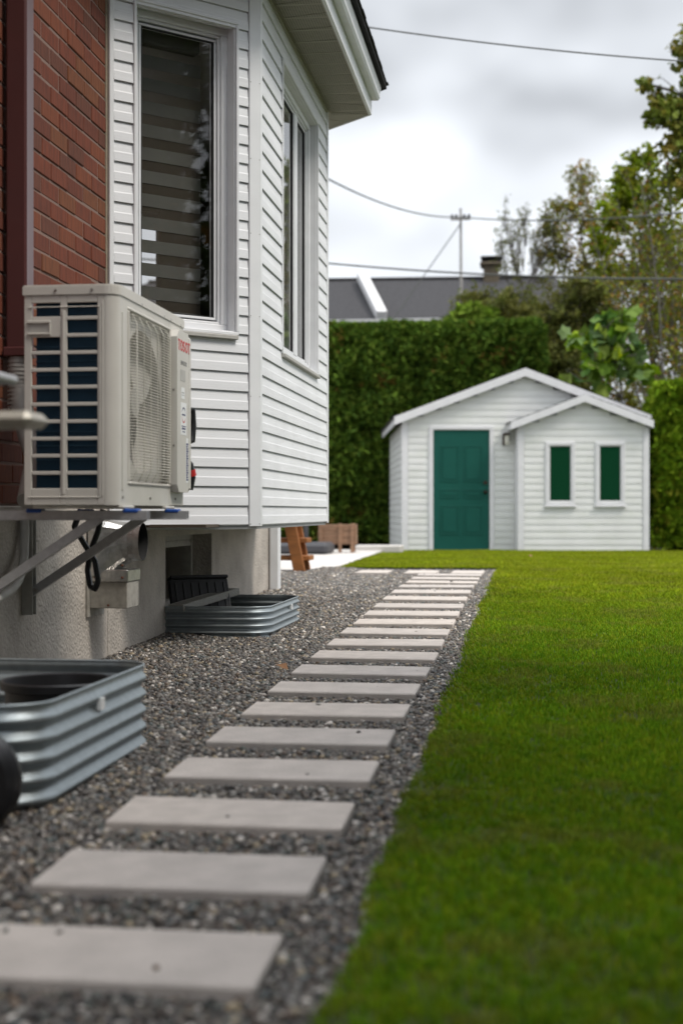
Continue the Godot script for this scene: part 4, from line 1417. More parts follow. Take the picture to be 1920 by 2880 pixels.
	part("grip_hollow", m, K.sill_metal, grille, F)
	m = M.new()
	m.box(Vector3(0.028, 0.03, -D + 0.035), Vector3(0.075, H - 0.05, -0.035))
	for k in 46:
		var zz := -D + 0.037 + k * 0.0057
		m.box(Vector3(0.022, 0.03, zz), Vector3(0.028, H - 0.05, zz + 0.0012))
	for k in 14:
		m.cyl(Vector3(0.021, 0.06 + k * 0.049, -D + 0.035), Vector3(0.021, 0.06 + k * 0.049, -0.04), 0.0022, 0.0022, 6)
	part("coil", m, K.coil, ac, F)
	# fan opening: shroud, blades, then the wire guard
	m = M.new()
	m.box(Vector3(g[0] - 0.01, 0.03, -0.24), Vector3(g[1] + 0.01, H - 0.05, -0.235))
	m.box(Vector3(g[0] - 0.015, 0.03, -0.235), Vector3(g[0] - 0.01, H - 0.05, -0.0125))
	m.box(Vector3(g[1] + 0.01, 0.03, -0.235), Vector3(g[1] + 0.015, H - 0.05, -0.0125))
	var cc := Vector2((g[0] + g[1]) * 0.5, (g[2] + g[3]) * 0.5)
	for k in 40:
		var p := []
		for e in 2:
			var an := TAU * (k + e) / 40.0
			var dd := Vector2(cos(an), sin(an))
			p.append(cc + dd * 0.268)
			p.append(cc + Vector2(dd.x * 0.287, dd.y * 0.307) / maxf(absf(dd.x), absf(dd.y)))
			p.append(cc + dd * 0.262)
		m.quad(Vector3(p[0].x, p[0].y, -0.03), Vector3(p[1].x, p[1].y, -0.03), Vector3(p[4].x, p[4].y, -0.03), Vector3(p[3].x, p[3].y, -0.03), Vector3(0, 0, 1))
		m.quad(Vector3(p[0].x, p[0].y, -0.03), Vector3(p[3].x, p[3].y, -0.03), Vector3(p[5].x, p[5].y, -0.12), Vector3(p[2].x, p[2].y, -0.12), Vector3(cc.x - p[0].x, cc.y - p[0].y, 0))
	part("fan_housing", m, K.cabinet, ac, F)
	var fc := Vector3((g[0] + g[1]) * 0.5, (g[2] + g[3]) * 0.5, -0.10)
	m = M.new()
	m.cyl(fc + Vector3(0, 0, -0.08), fc + Vector3(0, 0, 0.045), 0.065, 0.055, 20)
	var fan := part("fan", m, K.fan, ac, F)
	for b in 3:
		m = M.new()
		var n := 9
		for i in n:
			for j in 6:
				var q := []
				for e in [[0, 0], [1, 0], [1, 1], [0, 1]]:
					var rr = 0.06 + 0.195 * (i + e[0]) / n
					var sweep = -0.55 + 1.25 * (j + e[1]) / 6.0 + 0.5 * (rr - 0.06) / 0.195
					var an = TAU * b / 3.0 + 0.5 + sweep
					q.append(fc + Vector3(cos(an) * rr, sin(an) * rr, 0.045 - 0.085 * (j + e[1]) / 6.0))
				m.quad(q[0], q[1], q[2], q[3])
		part("blade", m, K.fan, fan, F)
	m = M.new()
	var rows := 58
	for k in rows + 1:
		var y: float = g[2] + (g[3] - g[2]) * k / rows
		var path := []
		var rad := []
		for s in 13:
			var x := s / 12.0
			var edge := minf(1.0, minf(x, 1.0 - x) * 9.0)
			var edge_y := minf(1.0, minf(k, rows - k) / 4.0)
			path.append(Vector3(lerpf(g[0], g[1], x), y, -0.004 + 0.026 * sqrt(edge) * sqrt(edge_y)))
			rad.append(0.0015)
		m.tube(path, rad, 4, false)
	for k in 6:
		var x: float = g[0] + (g[1] - g[0]) * (k + 0.5) / 6.0
		m.tube([Vector3(x, g[2], -0.004), Vector3(x, g[2] + 0.04, 0.018), Vector3(x, g[3] - 0.04, 0.018), Vector3(x, g[3], -0.004)], [0.0026, 0.0026, 0.0026, 0.0026], 5, false)
	part("fan_guard", m, K.guard_wire, ac, F)
	# service cover that stands proud of the far end
	m = M.new()
	var cz := 0.030
	m.prism([Vector2(0.716, 0.085), Vector2(0.745, 0.055), Vector2(0.90, 0.055), Vector2(0.90, 0.70), Vector2(0.745, 0.70), Vector2(0.716, 0.67)], 0.0, cz)
	m.box(Vector3(0.895, 0.06, -0.20), Vector3(0.955, 0.695, cz), 0.012)
	var cover := part("service_cover", m, K.cabinet, ac, F)
	m = M.new()
	m.box(Vector3(0.765, 0.500, cz), Vector3(0.845, 0.545, cz + 0.001))
	part("cover_grip", m, K.sill_metal, cover, F)
	var text := func(s: String, px: float, at: Vector3, material: Material, bold: bool, called: String, holder: Node) -> void:
		var tm := TextMesh.new()
		var sf := SystemFont.new()
		sf.font_names = PackedStringArray(["Droid Sans"])
		sf.font_weight = 700 if bold else 400
		tm.font = sf
		tm.text = s
		tm.font_size = 32
		tm.pixel_size = px / 32.0
		tm.depth = 0.0008
		part(called, tm, material, holder, F * Transform3D(Basis(), at))
	text.call("TOSOT", 0.062, Vector3(0.825, 0.640, cz + 0.0006), K.red_print, true, "lettering", cover)
	text.call("INVERTER", 0.022, Vector3(0.82, 0.572, cz + 0.0006), K.grey_print, false, "lettering", cover)
	m = M.new()
	m.box(Vector3(0.78, 0.43, cz), Vector3(0.835, 0.475, cz + 0.0008))
	part("label", m, K.sticker, cover, F)
	m = M.new()
	m.box(Vector3(0.785, 0.452, cz + 0.0009), Vector3(0.825, 0.456, cz + 0.0012))
	m.box(Vector3(0.785, 0.443, cz + 0.0009), Vector3(0.83, 0.445, cz + 0.0012))
	part("print", m, K.grey_print, cover, F)
	m = M.new()
	m.box(Vector3(0.770, 0.285, cz), Vector3(0.865, 0.415, cz + 0.0008))
	part("sticker", m, K.sticker, cover, F)
	for s in [0, 1]:
		m = M.new()
		for k in 10:
			var a0 = PI * s + 0.25 + (PI - 0.6) * k / 10.0
			var a1 = PI * s + 0.25 + (PI - 0.6) * (k + 1) / 10.0
			var th := 0.005 * sin(PI * (k + 0.5) / 10.0) + 0.0015
			var ce := Vector3(0.818, 0.365, cz + 0.0012)
			m.quad(ce + Vector3(cos(a0), sin(a0), 0) * 0.032, ce + Vector3(cos(a1), sin(a1), 0) * 0.032, ce + Vector3(cos(a1), sin(a1), 0) * (0.032 - th), ce + Vector3(cos(a0), sin(a0), 0) * (0.032 - th), Vector3(0, 0, 1))
		part("emblem", m, K.navy_print if s == 0 else K.red_print, cover, F)
	m = M.new()
	for k in 3:
		var wd: float = [0.07, 0.062, 0.04][k]
		m.box(Vector3(0.818 - wd * 0.5, 0.318 - k * 0.011, cz + 0.0009), Vector3(0.818 + wd * 0.5, 0.322 - k * 0.011 + (0.003 if k == 1 else 0.0), cz + 0.0012))
	m.box(Vector3(0.79, 0.363, cz + 0.0009), Vector3(0.846, 0.369, cz + 0.0012))
	part("print", m, K.navy_print, cover, F)
	m = M.new()
	m.box(Vector3(0.856, 0.095, cz), Vector3(0.897, 0.275, cz + 0.0008))
	part("rating_plate", m, K.sticker, cover, F)
	m = M.new()
	for k in 16:
		m.box(Vector3(0.862, 0.103 + k * 0.0096, cz + 0.0009), Vector3(0.893 - 0.004 * (k % 3), 0.1105 + k * 0.0096, cz + 0.0012))
	part("print", m, K.navy_print, cover, F)
	# valves and wrapped pipes at the far end
	m = M.new()
	m.tube([Vector3(0.955, 0.40, 0.0), Vector3(0.985, 0.40, 0.028), Vector3(0.99, 0.33, 0.03), Vector3(0.98, 0.27, 0.028), Vector3(0.955, 0.26, 0.0)], [0.012, 0.012, 0.012, 0.012, 0.012], 8)
	m.box(Vector3(0.956, 0.27, -0.02), Vector3(0.982, 0.39, 0.024), 0.005)
	part("carry_handle", m, K.black_plastic, ac, F)
	m = M.new()
	m.tube([Vector3(0.955, 0.20, -0.01), Vector3(0.980, 0.17, 0.015), Vector3(0.99, 0.12, 0.02), Vector3(0.985, 0.07, 0.01)], [0.016, 0.018, 0.02, 0.02], 10)
	part("pipe", m, K.black_rubber, ac, F)
	m = M.new()
	m.tube([Vector3(0.984, 0.150, 0.017), Vector3(0.99, 0.125, 0.0195)], [0.022, 0.023], 10)
	part("pipe_band", m, K.red_print, ac, F)
	m = M.new()
	for p in [[0.06, 0.028], [0.42, 0.028], [0.80, 0.028], [0.30, 0.735], [0.62, 0.735], [0.72, 0.735], [0.88, 0.735]]:
		m.cyl(Vector3(p[0], p[1], 0.0), Vector3(p[0], p[1], 0.0045), 0.006, 0.005, 10)
	for y in [0.24, 0.46]:
		m.cyl(Vector3(0.722, y, 0.010), Vector3(0.716, y, 0.020), 0.005, 0.005, 8)
	m.cyl(Vector3(0.0, H - 0.02, -0.09), Vector3(-0.0075, H - 0.02, -0.09), 0.006, 0.005, 10)
	m.cyl(Vector3(0.0, H - 0.02, -0.22), Vector3(-0.0075, H - 0.02, -0.22), 0.006, 0.005, 10)
	part("screw", m, K.screw, ac, F)
	for x in [0.10, 0.68]:
		m = M.new()
		m.box(Vector3(x - 0.07, -0.012, -D + 0.02), Vector3(x + 0.07, -0.001, 0.012), 0.003)
		part("foot", m, K.cabinet, ac, F)
	# wall brackets: upright, arm, brace, blue rubber pads
	for k in 2:
		var w: float = [4.842, 5.415][k]
		var br := thing("wall_bracket", ["nearer steel wall bracket under the heat pump with its brace going left", "farther steel wall bracket under the heat pump with a full upright in view"][k], "bracket", P(-1.985, 0.45, w), 0.0, "brackets that carry the heat pump")
		m = M.new()
		m.box(P(-1.989, 0.455, w - 0.022), P(-1.984, 0.868, w + 0.022))
		m.box(P(-1.984, 0.455, w - 0.022), P(-1.945, 0.868, w - 0.018))
		m.box(P(-1.984, 0.455, w + 0.018), P(-1.945, 0.868, w + 0.022))
		part("upright", m, K.bracket_paint, br, Transform3D())
		m = M.new()
		m.box(P(-1.944, 0.832, w - 0.02), P(-1.325, 0.836, w + 0.02), 0.001)
		m.box(P(-1.944, 0.8365, w - 0.02), P(-1.325, 0.866, w - 0.0165), 0.001)
		m.box(P(-1.944, 0.8365, w + 0.0165), P(-1.325, 0.866, w + 0.02), 0.001)
		part("arm", m, K.bracket_steel, br, Transform3D())
		m = M.new()
		var a := P(-1.945, 0.55, w)
		var b := P(-1.50, 0.842, w)
		var dir := (b - a).normalized()
		m.xf = Transform3D(Basis(dir, Vector3(0, 0, 1).cross(dir).normalized(), Vector3(0, 0, 1)), a)
		m.box(Vector3(-0.02, -0.016, -0.014), Vector3(a.distance_to(b), 0.016, -0.011))
		m.box(Vector3(-0.02, -0.016, 0.011), Vector3(a.distance_to(b), 0.016, 0.014))
		m.box(Vector3(-0.02, -0.016, -0.011), Vector3(a.distance_to(b), -0.013, 0.011))
		part("brace", m, K.bracket_steel, br, Transform3D())
		m = M.new()
		m.cyl(P(-1.935, 0.553, w - 0.024), P(-1.935, 0.553, w + 0.024), 0.009, 0.009, 10)
		part("bolt", m, K.screw, br, Transform3D())
		for u in [-1.735, -1.385]:
			m = M.new()
			m.box(P(u - 0.028, 0.858, w - 0.0245), P(u + 0.028, 0.8725, w + 0.0245), 0.004)
			part("rubber_pad", m, K.blue_pad, br, Transform3D())
	# drain hose that hangs in a loop
	m = M.new()
	var loop := [P(-1.80, 0.87, 5.55), P(-1.83, 0.80, 5.56), P(-1.80, 0.73, 5.60), P(-1.765, 0.66, 5.63), P(-1.755, 0.58, 5.64), P(-1.77, 0.545, 5.65), P(-1.795, 0.555, 5.66), P(-1.81, 0.62, 5.67), P(-1.80, 0.70, 5.68), P(-1.775, 0.78, 5.70), P(-1.76, 0.87, 5.72)]
	var cv := Curve3D.new()
	for i in loop.size():
		var t: Vector3 = (loop[mini(i + 1, loop.size() - 1)] - loop[maxi(i - 1, 0)]) / 6.0
		cv.add_point(loop[i], -t, t)
	var path := []
	var rad := []
	for k in 60:
		path.append(cv.sample_baked(cv.get_baked_length() * k / 59.0))
		rad.append(0.0125)
	m.tube(path, rad, 10)
	var hose := part("drain_hose", m, K.black_rubber, self)
	tag(hose, "black hose hanging in a loop under the heat pump", "hose")
	m = M.new()
	m.tube([P(-1.965, 0.86, 5.36), P(-1.962, 0.78, 5.355), P(-1.955, 0.70, 5.33), P(-1.94, 0.64, 5.27), P(-1.92, 0.60, 5.17), P(-1.90, 0.575, 5.05), P(-1.88, 0.56, 4.9), P(-1.86, 0.54, 4.7)], [0.017, 0.017, 0.017, 0.017, 0.017, 0.017, 0.017, 0.017], 10)
	var cd := part("conduit", m, K.bracket_paint, self)
	tag(cd, "grey conduit curving down the foundation behind the brackets", "conduit")

func well(called: String, label: String, w0: float, w1: float, proj: float, top: float, waves: int) -> Node3D:
	# a corrugated steel U against the foundation: out from the wall, round a corner, along, round, back
	var wc := (w0 + w1) * 0.5
	var t := thing(called, label, "window well", P(-1.985, ground_y(wc), wc), 0.0, "galvanised window wells")
	var r := 0.13
	var out := []
	var nor := []
	out.append(Vector2(-1.985, w0))
	nor.append(Vector2(0, -1))
	for k in 13:
		var a := PI * 0.5 * k / 12.0
		out.append(Vector2(-1.985 + proj - r + sin(a) * r, w0 + r - cos(a) * r))
		nor.append(Vector2(sin(a), -cos(a)))
	for k in 13:
		var a := PI * 0.5 * k / 12.0
		out.append(Vector2(-1.985 + proj - r + cos(a) * r, w1 - r + sin(a) * r))
		nor.append(Vector2(cos(a), sin(a)))
	out.append(Vector2(-1.985, w1))
	nor.append(Vector2(0, 1))
	var base := ground_y(wc) - 0.10
	var steps := waves * 12
	var m := M.new()
	for shell in 2:
		for i in out.size() - 1:
			for j in steps:
				var q := []
				var qn := []
				for e in [[0, 0], [1, 0], [1, 1], [0, 1]]:
					var k: int = i + e[0]
					var h: float = (j + e[1]) / float(steps)
					var flat_top := smoothstep(1.0, 0.90, h)
					var ph := h * waves * TAU
					var d: float = 0.009 * sin(ph) * flat_top - (0.0018 if shell == 1 else 0.0)
					var sl: float = 0.009 * cos(ph) * waves * TAU * flat_top / (top - base)
					var n2: Vector2 = nor[k]
					q.append(P(out[k].x + n2.x * d, lerpf(base, top, h), out[k].y + n2.y * d))
					var nn := (Vector3(n2.x, 0, -n2.y) - Vector3.UP * sl).normalized()
					qn.append(nn if shell == 0 else -nn)
				m.tri(q[0], q[1], q[2], qn[0], qn[1], qn[2])
				m.tri(q[0], q[2], q[3], qn[0], qn[2], qn[3])
	part("shell", m, K.galvanised, t, Transform3D())
	m = M.new()
	var rim := []
	var rr := []
	for k in out.size():
		rim.append(P(out[k].x, top, out[k].y))
		rr.append(0.0045)
	m.tube(rim, rr, 6)
	part("rim", m, K.galvanised, t, Transform3D())
	m = M.new()
	m.xf = Transform3D(Basis(Vector3.RIGHT, Vector3(0, 0, -1), Vector3.UP), Vector3.ZERO)
	var inner := []
	for k in out.size():
		inner.append(out[k] - nor[k] * 0.016)
	m.prism(inner, base, base + 0.02)
	part("gravel_floor", m, K.gravel_bed, t, Transform3D())
	return t

func build_wells() -> void:
	var w1 := well("window_well", "nearer corrugated steel window well with a black pot inside", 3.50, 4.62, 0.735, 0.362, 7)
	var w2 := well("window_well", "farther corrugated steel window well below the basement window", 7.60, 8.73, 0.57, 0.342, 7)
	var m := M.new()
	m.box(P(-1.2475, 0.285, 4.0), P(-1.2365, 0.32, 4.04))
	part("sticker", m, K.sticker, w1, Transform3D())
	m = M.new()
	m.box(P(-1.413, 0.285, 8.30), P(-1.402, 0.315, 8.335))
	part("sticker", m, K.sticker, w2, Transform3D())
	# pot
	var pot := part("plant_pot", pot_mesh(), K.black_plastic, self, Transform3D(Basis(), P(-1.455, 0.02, 4.27)))
	tag(pot, "round black plastic pot standing inside the nearer window well", "pot")
	# slotted drain grate laid across the far well
	m = M.new()
	var a := P(-1.965, 0.350, 7.60)
	var b := P(-1.80, 0.405, 8.30)
	var d := (b - a).normalized()
	var s := d.cross(Vector3.UP).normalized()
	m.xf = Transform3D(Basis(d, s.cross(d).normalized(), s), a)
	var l := a.distance_to(b)
	m.box(Vector3(0, 0.0, 0.0), Vector3(l, 0.004, 0.012))
	m.box(Vector3(0, 0.0, 0.072), Vector3(l, 0.004, 0.084))
	m.box(Vector3(0, -0.030, 0.084), Vector3(l, 0.004, 0.087))
	m.box(Vector3(0, -0.030, -0.003), Vector3(l, 0.004, 0.0))
	var k := 0
	while k * 0.014 < l - 0.006:
		m.box(Vector3(k * 0.014, 0.0, 0.0121), Vector3(k * 0.014 + 0.006, 0.004, 0.0719))
		m.box(Vector3(k * 0.014, -0.034, 0.0845), Vector3(k * 0.014 + 0.006, 0.003, 0.0895))
		k += 1
	var gr := part("drain_grate", m, K.bracket_paint, self)
	tag(gr, "narrow slotted drain grate laid slanting across the farther window well", "drain grate")
	# black tray leaning in the basement window
	m = M.new()
	m.xf = Transform3D(Basis(Vector3(1, 0, 0), -0.35).rotated(Vector3.UP, 0.62), P(-1.85, 0.20, 7.98))
	m.box(Vector3(-0.17, 0.0, -0.012), Vector3(0.17, 0.30, 0.0), 0.004)
	m.box(Vector3(-0.18, 0.29, -0.04), Vector3(0.18, 0.31, 0.02), 0.005)
	m.box(Vector3(-0.18, 0.0, -0.04), Vector3(-0.165, 0.29, 0.0), 0.003)
	m.box(Vector3(0.165, 0.0, -0.04), Vector3(0.18, 0.29, 0.0), 0.003)
	for i in 7:
		m.box(Vector3(-0.155 + i * 0.05, 0.03, 0.0), Vector3(-0.142 + i * 0.05, 0.27, 0.005), 0.002)
	var tray := part("plastic_tray", m, K.black_plastic, self)
	tag(tray, "black ribbed plastic tray leaning before the basement window", "tray")

func pot_mesh() -> M:
	var m := M.new()
	m.lathe([Vector2(0.0, 0.0), Vector2(0.145, 0.0), Vector2(0.15, 0.01), Vector2(0.165, 0.29), Vector2(0.178, 0.295), Vector2(0.180, 0.318), Vector2(0.174, 0.322), Vector2(0.166, 0.318), Vector2(0.15, 0.06), Vector2(0.0, 0.05)], 44)
	return m

func build_vent() -> void:
	var t := thing("vent_hood", "galvanised vent hood with a round mouth on the foundation", "vent", P(-1.985, 0.42, 6.33))
	var m := M.new()
	# loft from the square base on the wall to the round mouth
	var n := 28
	var rings := []
	for s in 9:
		var x := s / 8.0
		var ring_ := []
		for k in n:
			var a := TAU * k / n
			var c := Vector2(cos(a), sin(a))
			var sq := c / maxf(absf(c.x), absf(c.y))
			var low := Vector2(sq.x * 0.115, sq.y * (0.14))
			var cir := c * 0.086
			var e := smoothstep(0.1, 1.0, x)
			var p := low.lerp(cir, e)
			ring_.append(P(lerpf(-1.982, -1.785, x), lerpf(0.685, 0.725, e) + p.y - (1.0 - x) * 0.0, 6.33 + p.x))
		rings.append(ring_)
	for s in 8:
		for k in n:
			var k2 := (k + 1) % n
			var p0: Vector3 = rings[s][k]
			var p1: Vector3 = rings[s][k2]
			var p2: Vector3 = rings[s + 1][k2]
			var p3: Vector3 = rings[s + 1][k]
			m.quad(p0, p1, p2, p3, (p0 + p2) * 0.5 - P(-1.85, 0.70, 6.33))
	# skirt below the loft
	m.box(P(-1.982, 0.545, 6.225), P(-1.80, 0.60, 6.435), 0.004)
	part("hood", m, K.duct_metal, t, Transform3D())
	m = M.new()
	m.tube([P(-1.79, 0.725, 6.33), P(-1.758, 0.725, 6.33)], [0.087, 0.087], 28, false)
	m.tube([P(-1.758, 0.725, 6.33), P(-1.79, 0.725, 6.33)], [0.0845, 0.0845], 28, false)
	part("mouth", m, K.duct_metal, t, Transform3D())
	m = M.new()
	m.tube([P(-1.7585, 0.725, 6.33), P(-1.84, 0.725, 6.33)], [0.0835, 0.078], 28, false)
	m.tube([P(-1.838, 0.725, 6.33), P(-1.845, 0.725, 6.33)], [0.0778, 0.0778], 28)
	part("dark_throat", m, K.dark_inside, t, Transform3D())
	m = M.new()
	m.box(P(-1.98, 0.425, 6.235), P(-1.805, 0.545, 6.425), 0.003)
	part("box", m, K.duct_paint, t, Transform3D())
	m = M.new()
	m.box(P(-1.989, 0.385, 6.205), P(-1.979, 0.70, 6.455), 0.002)
	part("wall_flange", m, K.duct_paint, t, Transform3D())
	m = M.new()
	for p in [[-1.95, 0.565], [-1.825, 0.565], [-1.825, 0.62], [-1.89, 0.44]]:
		m.cyl(P(p[0], p[1], 6.2245), P(p[0], p[1], 6.218), 0.006, 0.005, 8)
	part("screw", m, K.rust, t, Transform3D())

func build_barbecue() -> void:
	var t := thing("barbecue", "black barbecue cart at the left edge, mostly out of view", "barbecue", P(-1.45, 0.08, 3.2))
	var m := M.new()
	# firebox and legs stand outside the picture on the left
	m.box(P(-1.88, 0.92, 2.98), P(-1.40, 1.10, 3.50), 0.03)
	var body := part("firebox", m, K.enamel_black, t, Transform3D())
	m = M.new()
	var prof := []
	for k in 9:
		var a := PI * k / 8.0
		prof.append(Vector2(-1.62 - cos(a) * 0.265, 1.105 + sin(a) * 0.16))
	m.prism(prof, -3.49, -2.99)
	part("lid", m, K.enamel_black, t, Transform3D())
	m = M.new()
	m.tube([P(-1.285, 1.19, 3.12), P(-1.285, 1.19, 3.42)], [0.014, 0.014], 12)
	for w in [3.14, 3.39]:
		m.tube([P(-1.40, 1.15, w), P(-1.285, 1.19, w)], [0.009, 0.009], 8)
	part("lid_handle", m, K.bracket_steel, body, Transform3D())
	m = M.new()
	m.box(P(-1.50, 1.050, 3.02), P(-1.095, 1.086, 3.16), 0.017)
	part("side_shelf", m, K.shelf_metal, t, Transform3D())
	for p in [[-1.72, 2.95], [-1.72, 3.40], [-1.42, 2.95], [-1.42, 3.40]]:
		m = M.new()
		m.box(P(p[0] - 0.02, 0.12, p[1] - 0.02), P(p[0] + 0.02, 0.93, p[1] + 0.02), 0.004)
		part("leg", m, K.enamel_black, t, Transform3D())
	m = M.new()
	m.box(P(-1.74, 0.22, 2.93), P(-1.40, 0.25, 3.42), 0.005)
	part("bottom_shelf", m, K.enamel_black, t, Transform3D())
	for w in [3.36]:
		m = M.new()
		m.xf = Transform3D(Basis(Vector3(0, 0, 1), -PI * 0.5).rotated(Vector3.UP, PI * 0.5 - 0.15), P(-1.36, ground_y(w) + 0.125, w))
		m.lathe([Vector2(0.0, -0.035), Vector2(0.07, -0.035), Vector2(0.105, -0.033), Vector2(0.122, -0.02), Vector2(0.127, 0.0), Vector2(0.122, 0.02), Vector2(0.105, 0.033), Vector2(0.07, 0.035), Vector2(0.0, 0.035)], 40)
		part("wheel", m, K.black_rubber, t, Transform3D())

func build_patio_things() -> void:
	var gy := 0.258
	# low table whose splayed legs are tied by two rails
	var t := thing("garden_table", "orange stained wooden table with splayed legs and two rails behind the house corner", "table", P(-3.0, gy, 14.15))
	var m := M.new()
	for w in [14.0, 14.34]:
		for s in [0, 1]:
			m = M.new()
			var foot := P(-2.285 if s == 0 else -3.75, gy, w)
			var top := P(-2.435 if s == 0 else -3.60, gy + 0.74, w)
			var d := (top - foot).normalized()
			m.xf = Transform3D(Basis(Vector3(0, 0, 1).cross(d).normalized() * -1.0, d, Vector3(0, 0, 1)), foot)
			m.box(Vector3(-0.058, 0.0, -0.022), Vector3(0.058, foot.distance_to(top), 0.022), 0.005)
			part("leg", m, K.cedar_stain, t, Transform3D())
	for y in [0.295, 0.118]:
		m = M.new()
		m.box(P(-3.88, gy + y, 14.03), P(-2.215 + (0.025 if y < 0.2 else 0.0), gy + y + 0.048, 14.31), 0.005)
		part("rail", m, K.cedar_stain, t, Transform3D())
	for k in 4:
		m = M.new()
		m.box(P(-3.9, gy + 0.742, 13.8 + k * 0.185), P(-2.15, gy + 0.772, 13.975 + k * 0.185), 0.004)
		part("top_board", m, K.cedar_stain, t, Transform3D())
	# parasol base and pole
	t = thing("parasol", "dark parasol pole standing in a low charcoal base on the patio", "parasol", P(-3.35, gy, 20.2))
	m = M.new()
	m.cyl(P(-3.22, gy, 20.3), P(-3.22, gy + 2.6, 20.3), 0.035, 0.035, 14)
	part("pole", m, K.charcoal, t, Transform3D())
	m = M.new()
	m.box(P(-4.1, gy, 19.95), P(-2.86, gy + 0.165, 20.75), 0.045)
	part("base", m, K.charcoal, t, Transform3D())
	# raised wooden planter
	t = thing("planter_box", "raised cedar planter box on legs in front of the tall hedge", "planter", P(-2.85, gy, 20.9), 0.06)
	for k in 3:
		m = M.new()
		m.box(Vector3(-0.26, 0.125 + k * 0.098, 0.0), Vector3(0.26, 0.219 + k * 0.098, 0.022), 0.004)
		part("board", m, K.raw_cedar, t)
		m = M.new()
		m.box(Vector3(-0.26, 0.125 + k * 0.098, -0.32), Vector3(0.26, 0.219 + k * 0.098, -0.298), 0.004)
		part("board", m, K.raw_cedar, t)
	for x in [-0.282, 0.261]:
		m = M.new()
		m.box(Vector3(x, 0.125, -0.32), Vector3(x + 0.02, 0.416, 0.022), 0.004)
		part("end_board", m, K.raw_cedar, t)
	for x in [-0.27, 0.02, 0.20]:
		m = M.new()
		m.box(Vector3(x, 0.0, 0.0225), Vector3(x + 0.05, 0.43, 0.055), 0.004)
		part("leg", m, K.raw_cedar, t)
	for x in [-0.27, 0.20]:
		m = M.new()
		m.box(Vector3(x, 0.0, -0.36), Vector3(x + 0.05, 0.43, -0.325), 0.004)
		part("leg", m, K.raw_cedar, t)
	m = M.new()
	m.box(Vector3(-0.26, 0.13, -0.297), Vector3(0.26, 0.39, -0.001))
	part("soil", m, K.soil, t)
	m = M.new()
	m.box(P(-2.75, 0.20, 22.1), P(-2.02, 0.335, 22.7), 0.012)
	var st := part("concrete_step", m, K.concrete, self)
	tag(st, "pale concrete step at the left corner of the shed", "step")

func fallen_leaves() -> void:
	var spots := [[-1.12, 0.02, 6.35, "brown curled leaf lying on the gravel left of the path"], [-0.02, 0.065, 18.9, "small brown leaf lying on the lawn before the shed"]]
	for s in spots:
		var m := M.new()
		m.xf = Transform3D(Basis.from_euler(Vector3(-1.3, 0.7 + s[2], 0.35)), Vector3.ZERO)
		for k in 8:
			var a0 := TAU * k / 8.0
			var a1 := TAU * (k + 1) / 8.0
			var r0 := 0.034 if k % 2 == 0 else 0.024
			var r1 := 0.024 if k % 2 == 0 else 0.034
			m.flat(Vector3(0, 0, 0.004), Vector3(cos(a0) * r0, sin(a0) * r0 * 1.3, 0.010 * cos(a0 * 2.0)), Vector3(cos(a1) * r1, sin(a1) * r1 * 1.3, 0.010 * cos(a1 * 2.0)), Vector3(0, 0, 1))
		var o := part("fallen_leaf", m, K.dry_leaf, self)
		o.position = P(s[0], ground_y(s[2]) + s[1], s[2])
		tag(o, s[3], "leaf")

func sag_wire(called: String, label: String, pts: Array, r: float) -> void:
	var m := M.new()
	var path := []
	var rad := []
	for s in pts.size() - 1:
		var a: Vector3 = pts[s][0]
		var b: Vector3 = pts[s + 1][0]
		var sag: float = pts[s][1]
		for k in 16:
			var x := k / 16.0
			path.append(a.lerp(b, x) - Vector3(0, sag * 4.0 * x * (1.0 - x), 0))
			rad.append(r)
	path.append(pts[pts.size() - 1][0])
	rad.append(r)
	m.tube(path, rad, 6, false)
	tag(part(called, m, K.wire, self), label, "wire")

func build_wires() -> void:
	var t := thing("utility_pole", "grey wooden utility pole rising behind the neighbour's roof", "pole", P(-1.8, 0.2, 37.5))
	var m := M.new()
	m.cyl(P(-1.8, 0.2, 37.5), P(-1.84, 8.85, 37.5), 0.045, 0.032, 12)
	part("post", m, K.pole_wood, t, Transform3D())
	m = M.new()
	m.box(P(-2.10, 8.52, 37.38), P(-1.58, 8.57, 37.43), 0.01)
	part("cross_arm", m, K.pole_wood, t, Transform3D())
	m = M.new()
	for u in [-2.06, -1.95, -1.74, -1.62]:
		m.xf = Transform3D(Basis(), P(u, 8.57, 37.4))
		m.lathe([Vector2(0.0, 0.0), Vector2(0.03, 0.0), Vector2(0.045, 0.05), Vector2(0.03, 0.09), Vector2(0.0, 0.12)], 12)
	m.xf = Transform3D()
	part("insulator", m, K.charcoal, t, Transform3D())
	sag_wire("power_line", "thick cable from the house eave to the top of the utility pole", [[P(-3.9, 6.95, 24.9), 0.25], [P(-1.84, 8.60, 37.4), 0.0]], 0.017)
	sag_wire("power_line", "cable from the utility pole running right across the trees", [[P(-1.84, 8.60, 37.4), 0.12], [P(2.75, 6.10, 25.4), 0.05], [P(9.0, 5.2, 12.0), 0.0]], 0.018)
	sag_wire("phone_line", "low dark cable crossing above the neighbour's ridge and the trees", [[P(-12.0, 6.6, 28.0), 0.2], [P(-3.9, 5.62, 26.9), 0.08], [P(2.75, 4.96, 25.6), 0.1], [P(12.0, 5.6, 23.0), 0.0]], 0.018)
	sag_wire("service_drop", "thin cable high in the sky right of the house roof", [[P(-2.6, 6.35, 14.6), 0.0], [P(-1.69, 5.97, 14.9), 0.035], [P(1.75, 5.60, 15.35), 0.2], [P(9.0, 7.0, 16.0), 0.0]], 0.008)
	sag_wire("guy_wire", "thin guy wire slanting down left of the utility pole", [[P(-1.84, 8.45, 37.5), 0.0], [P(-4.6, 4.2, 36.0), 0.0]], 0.014)

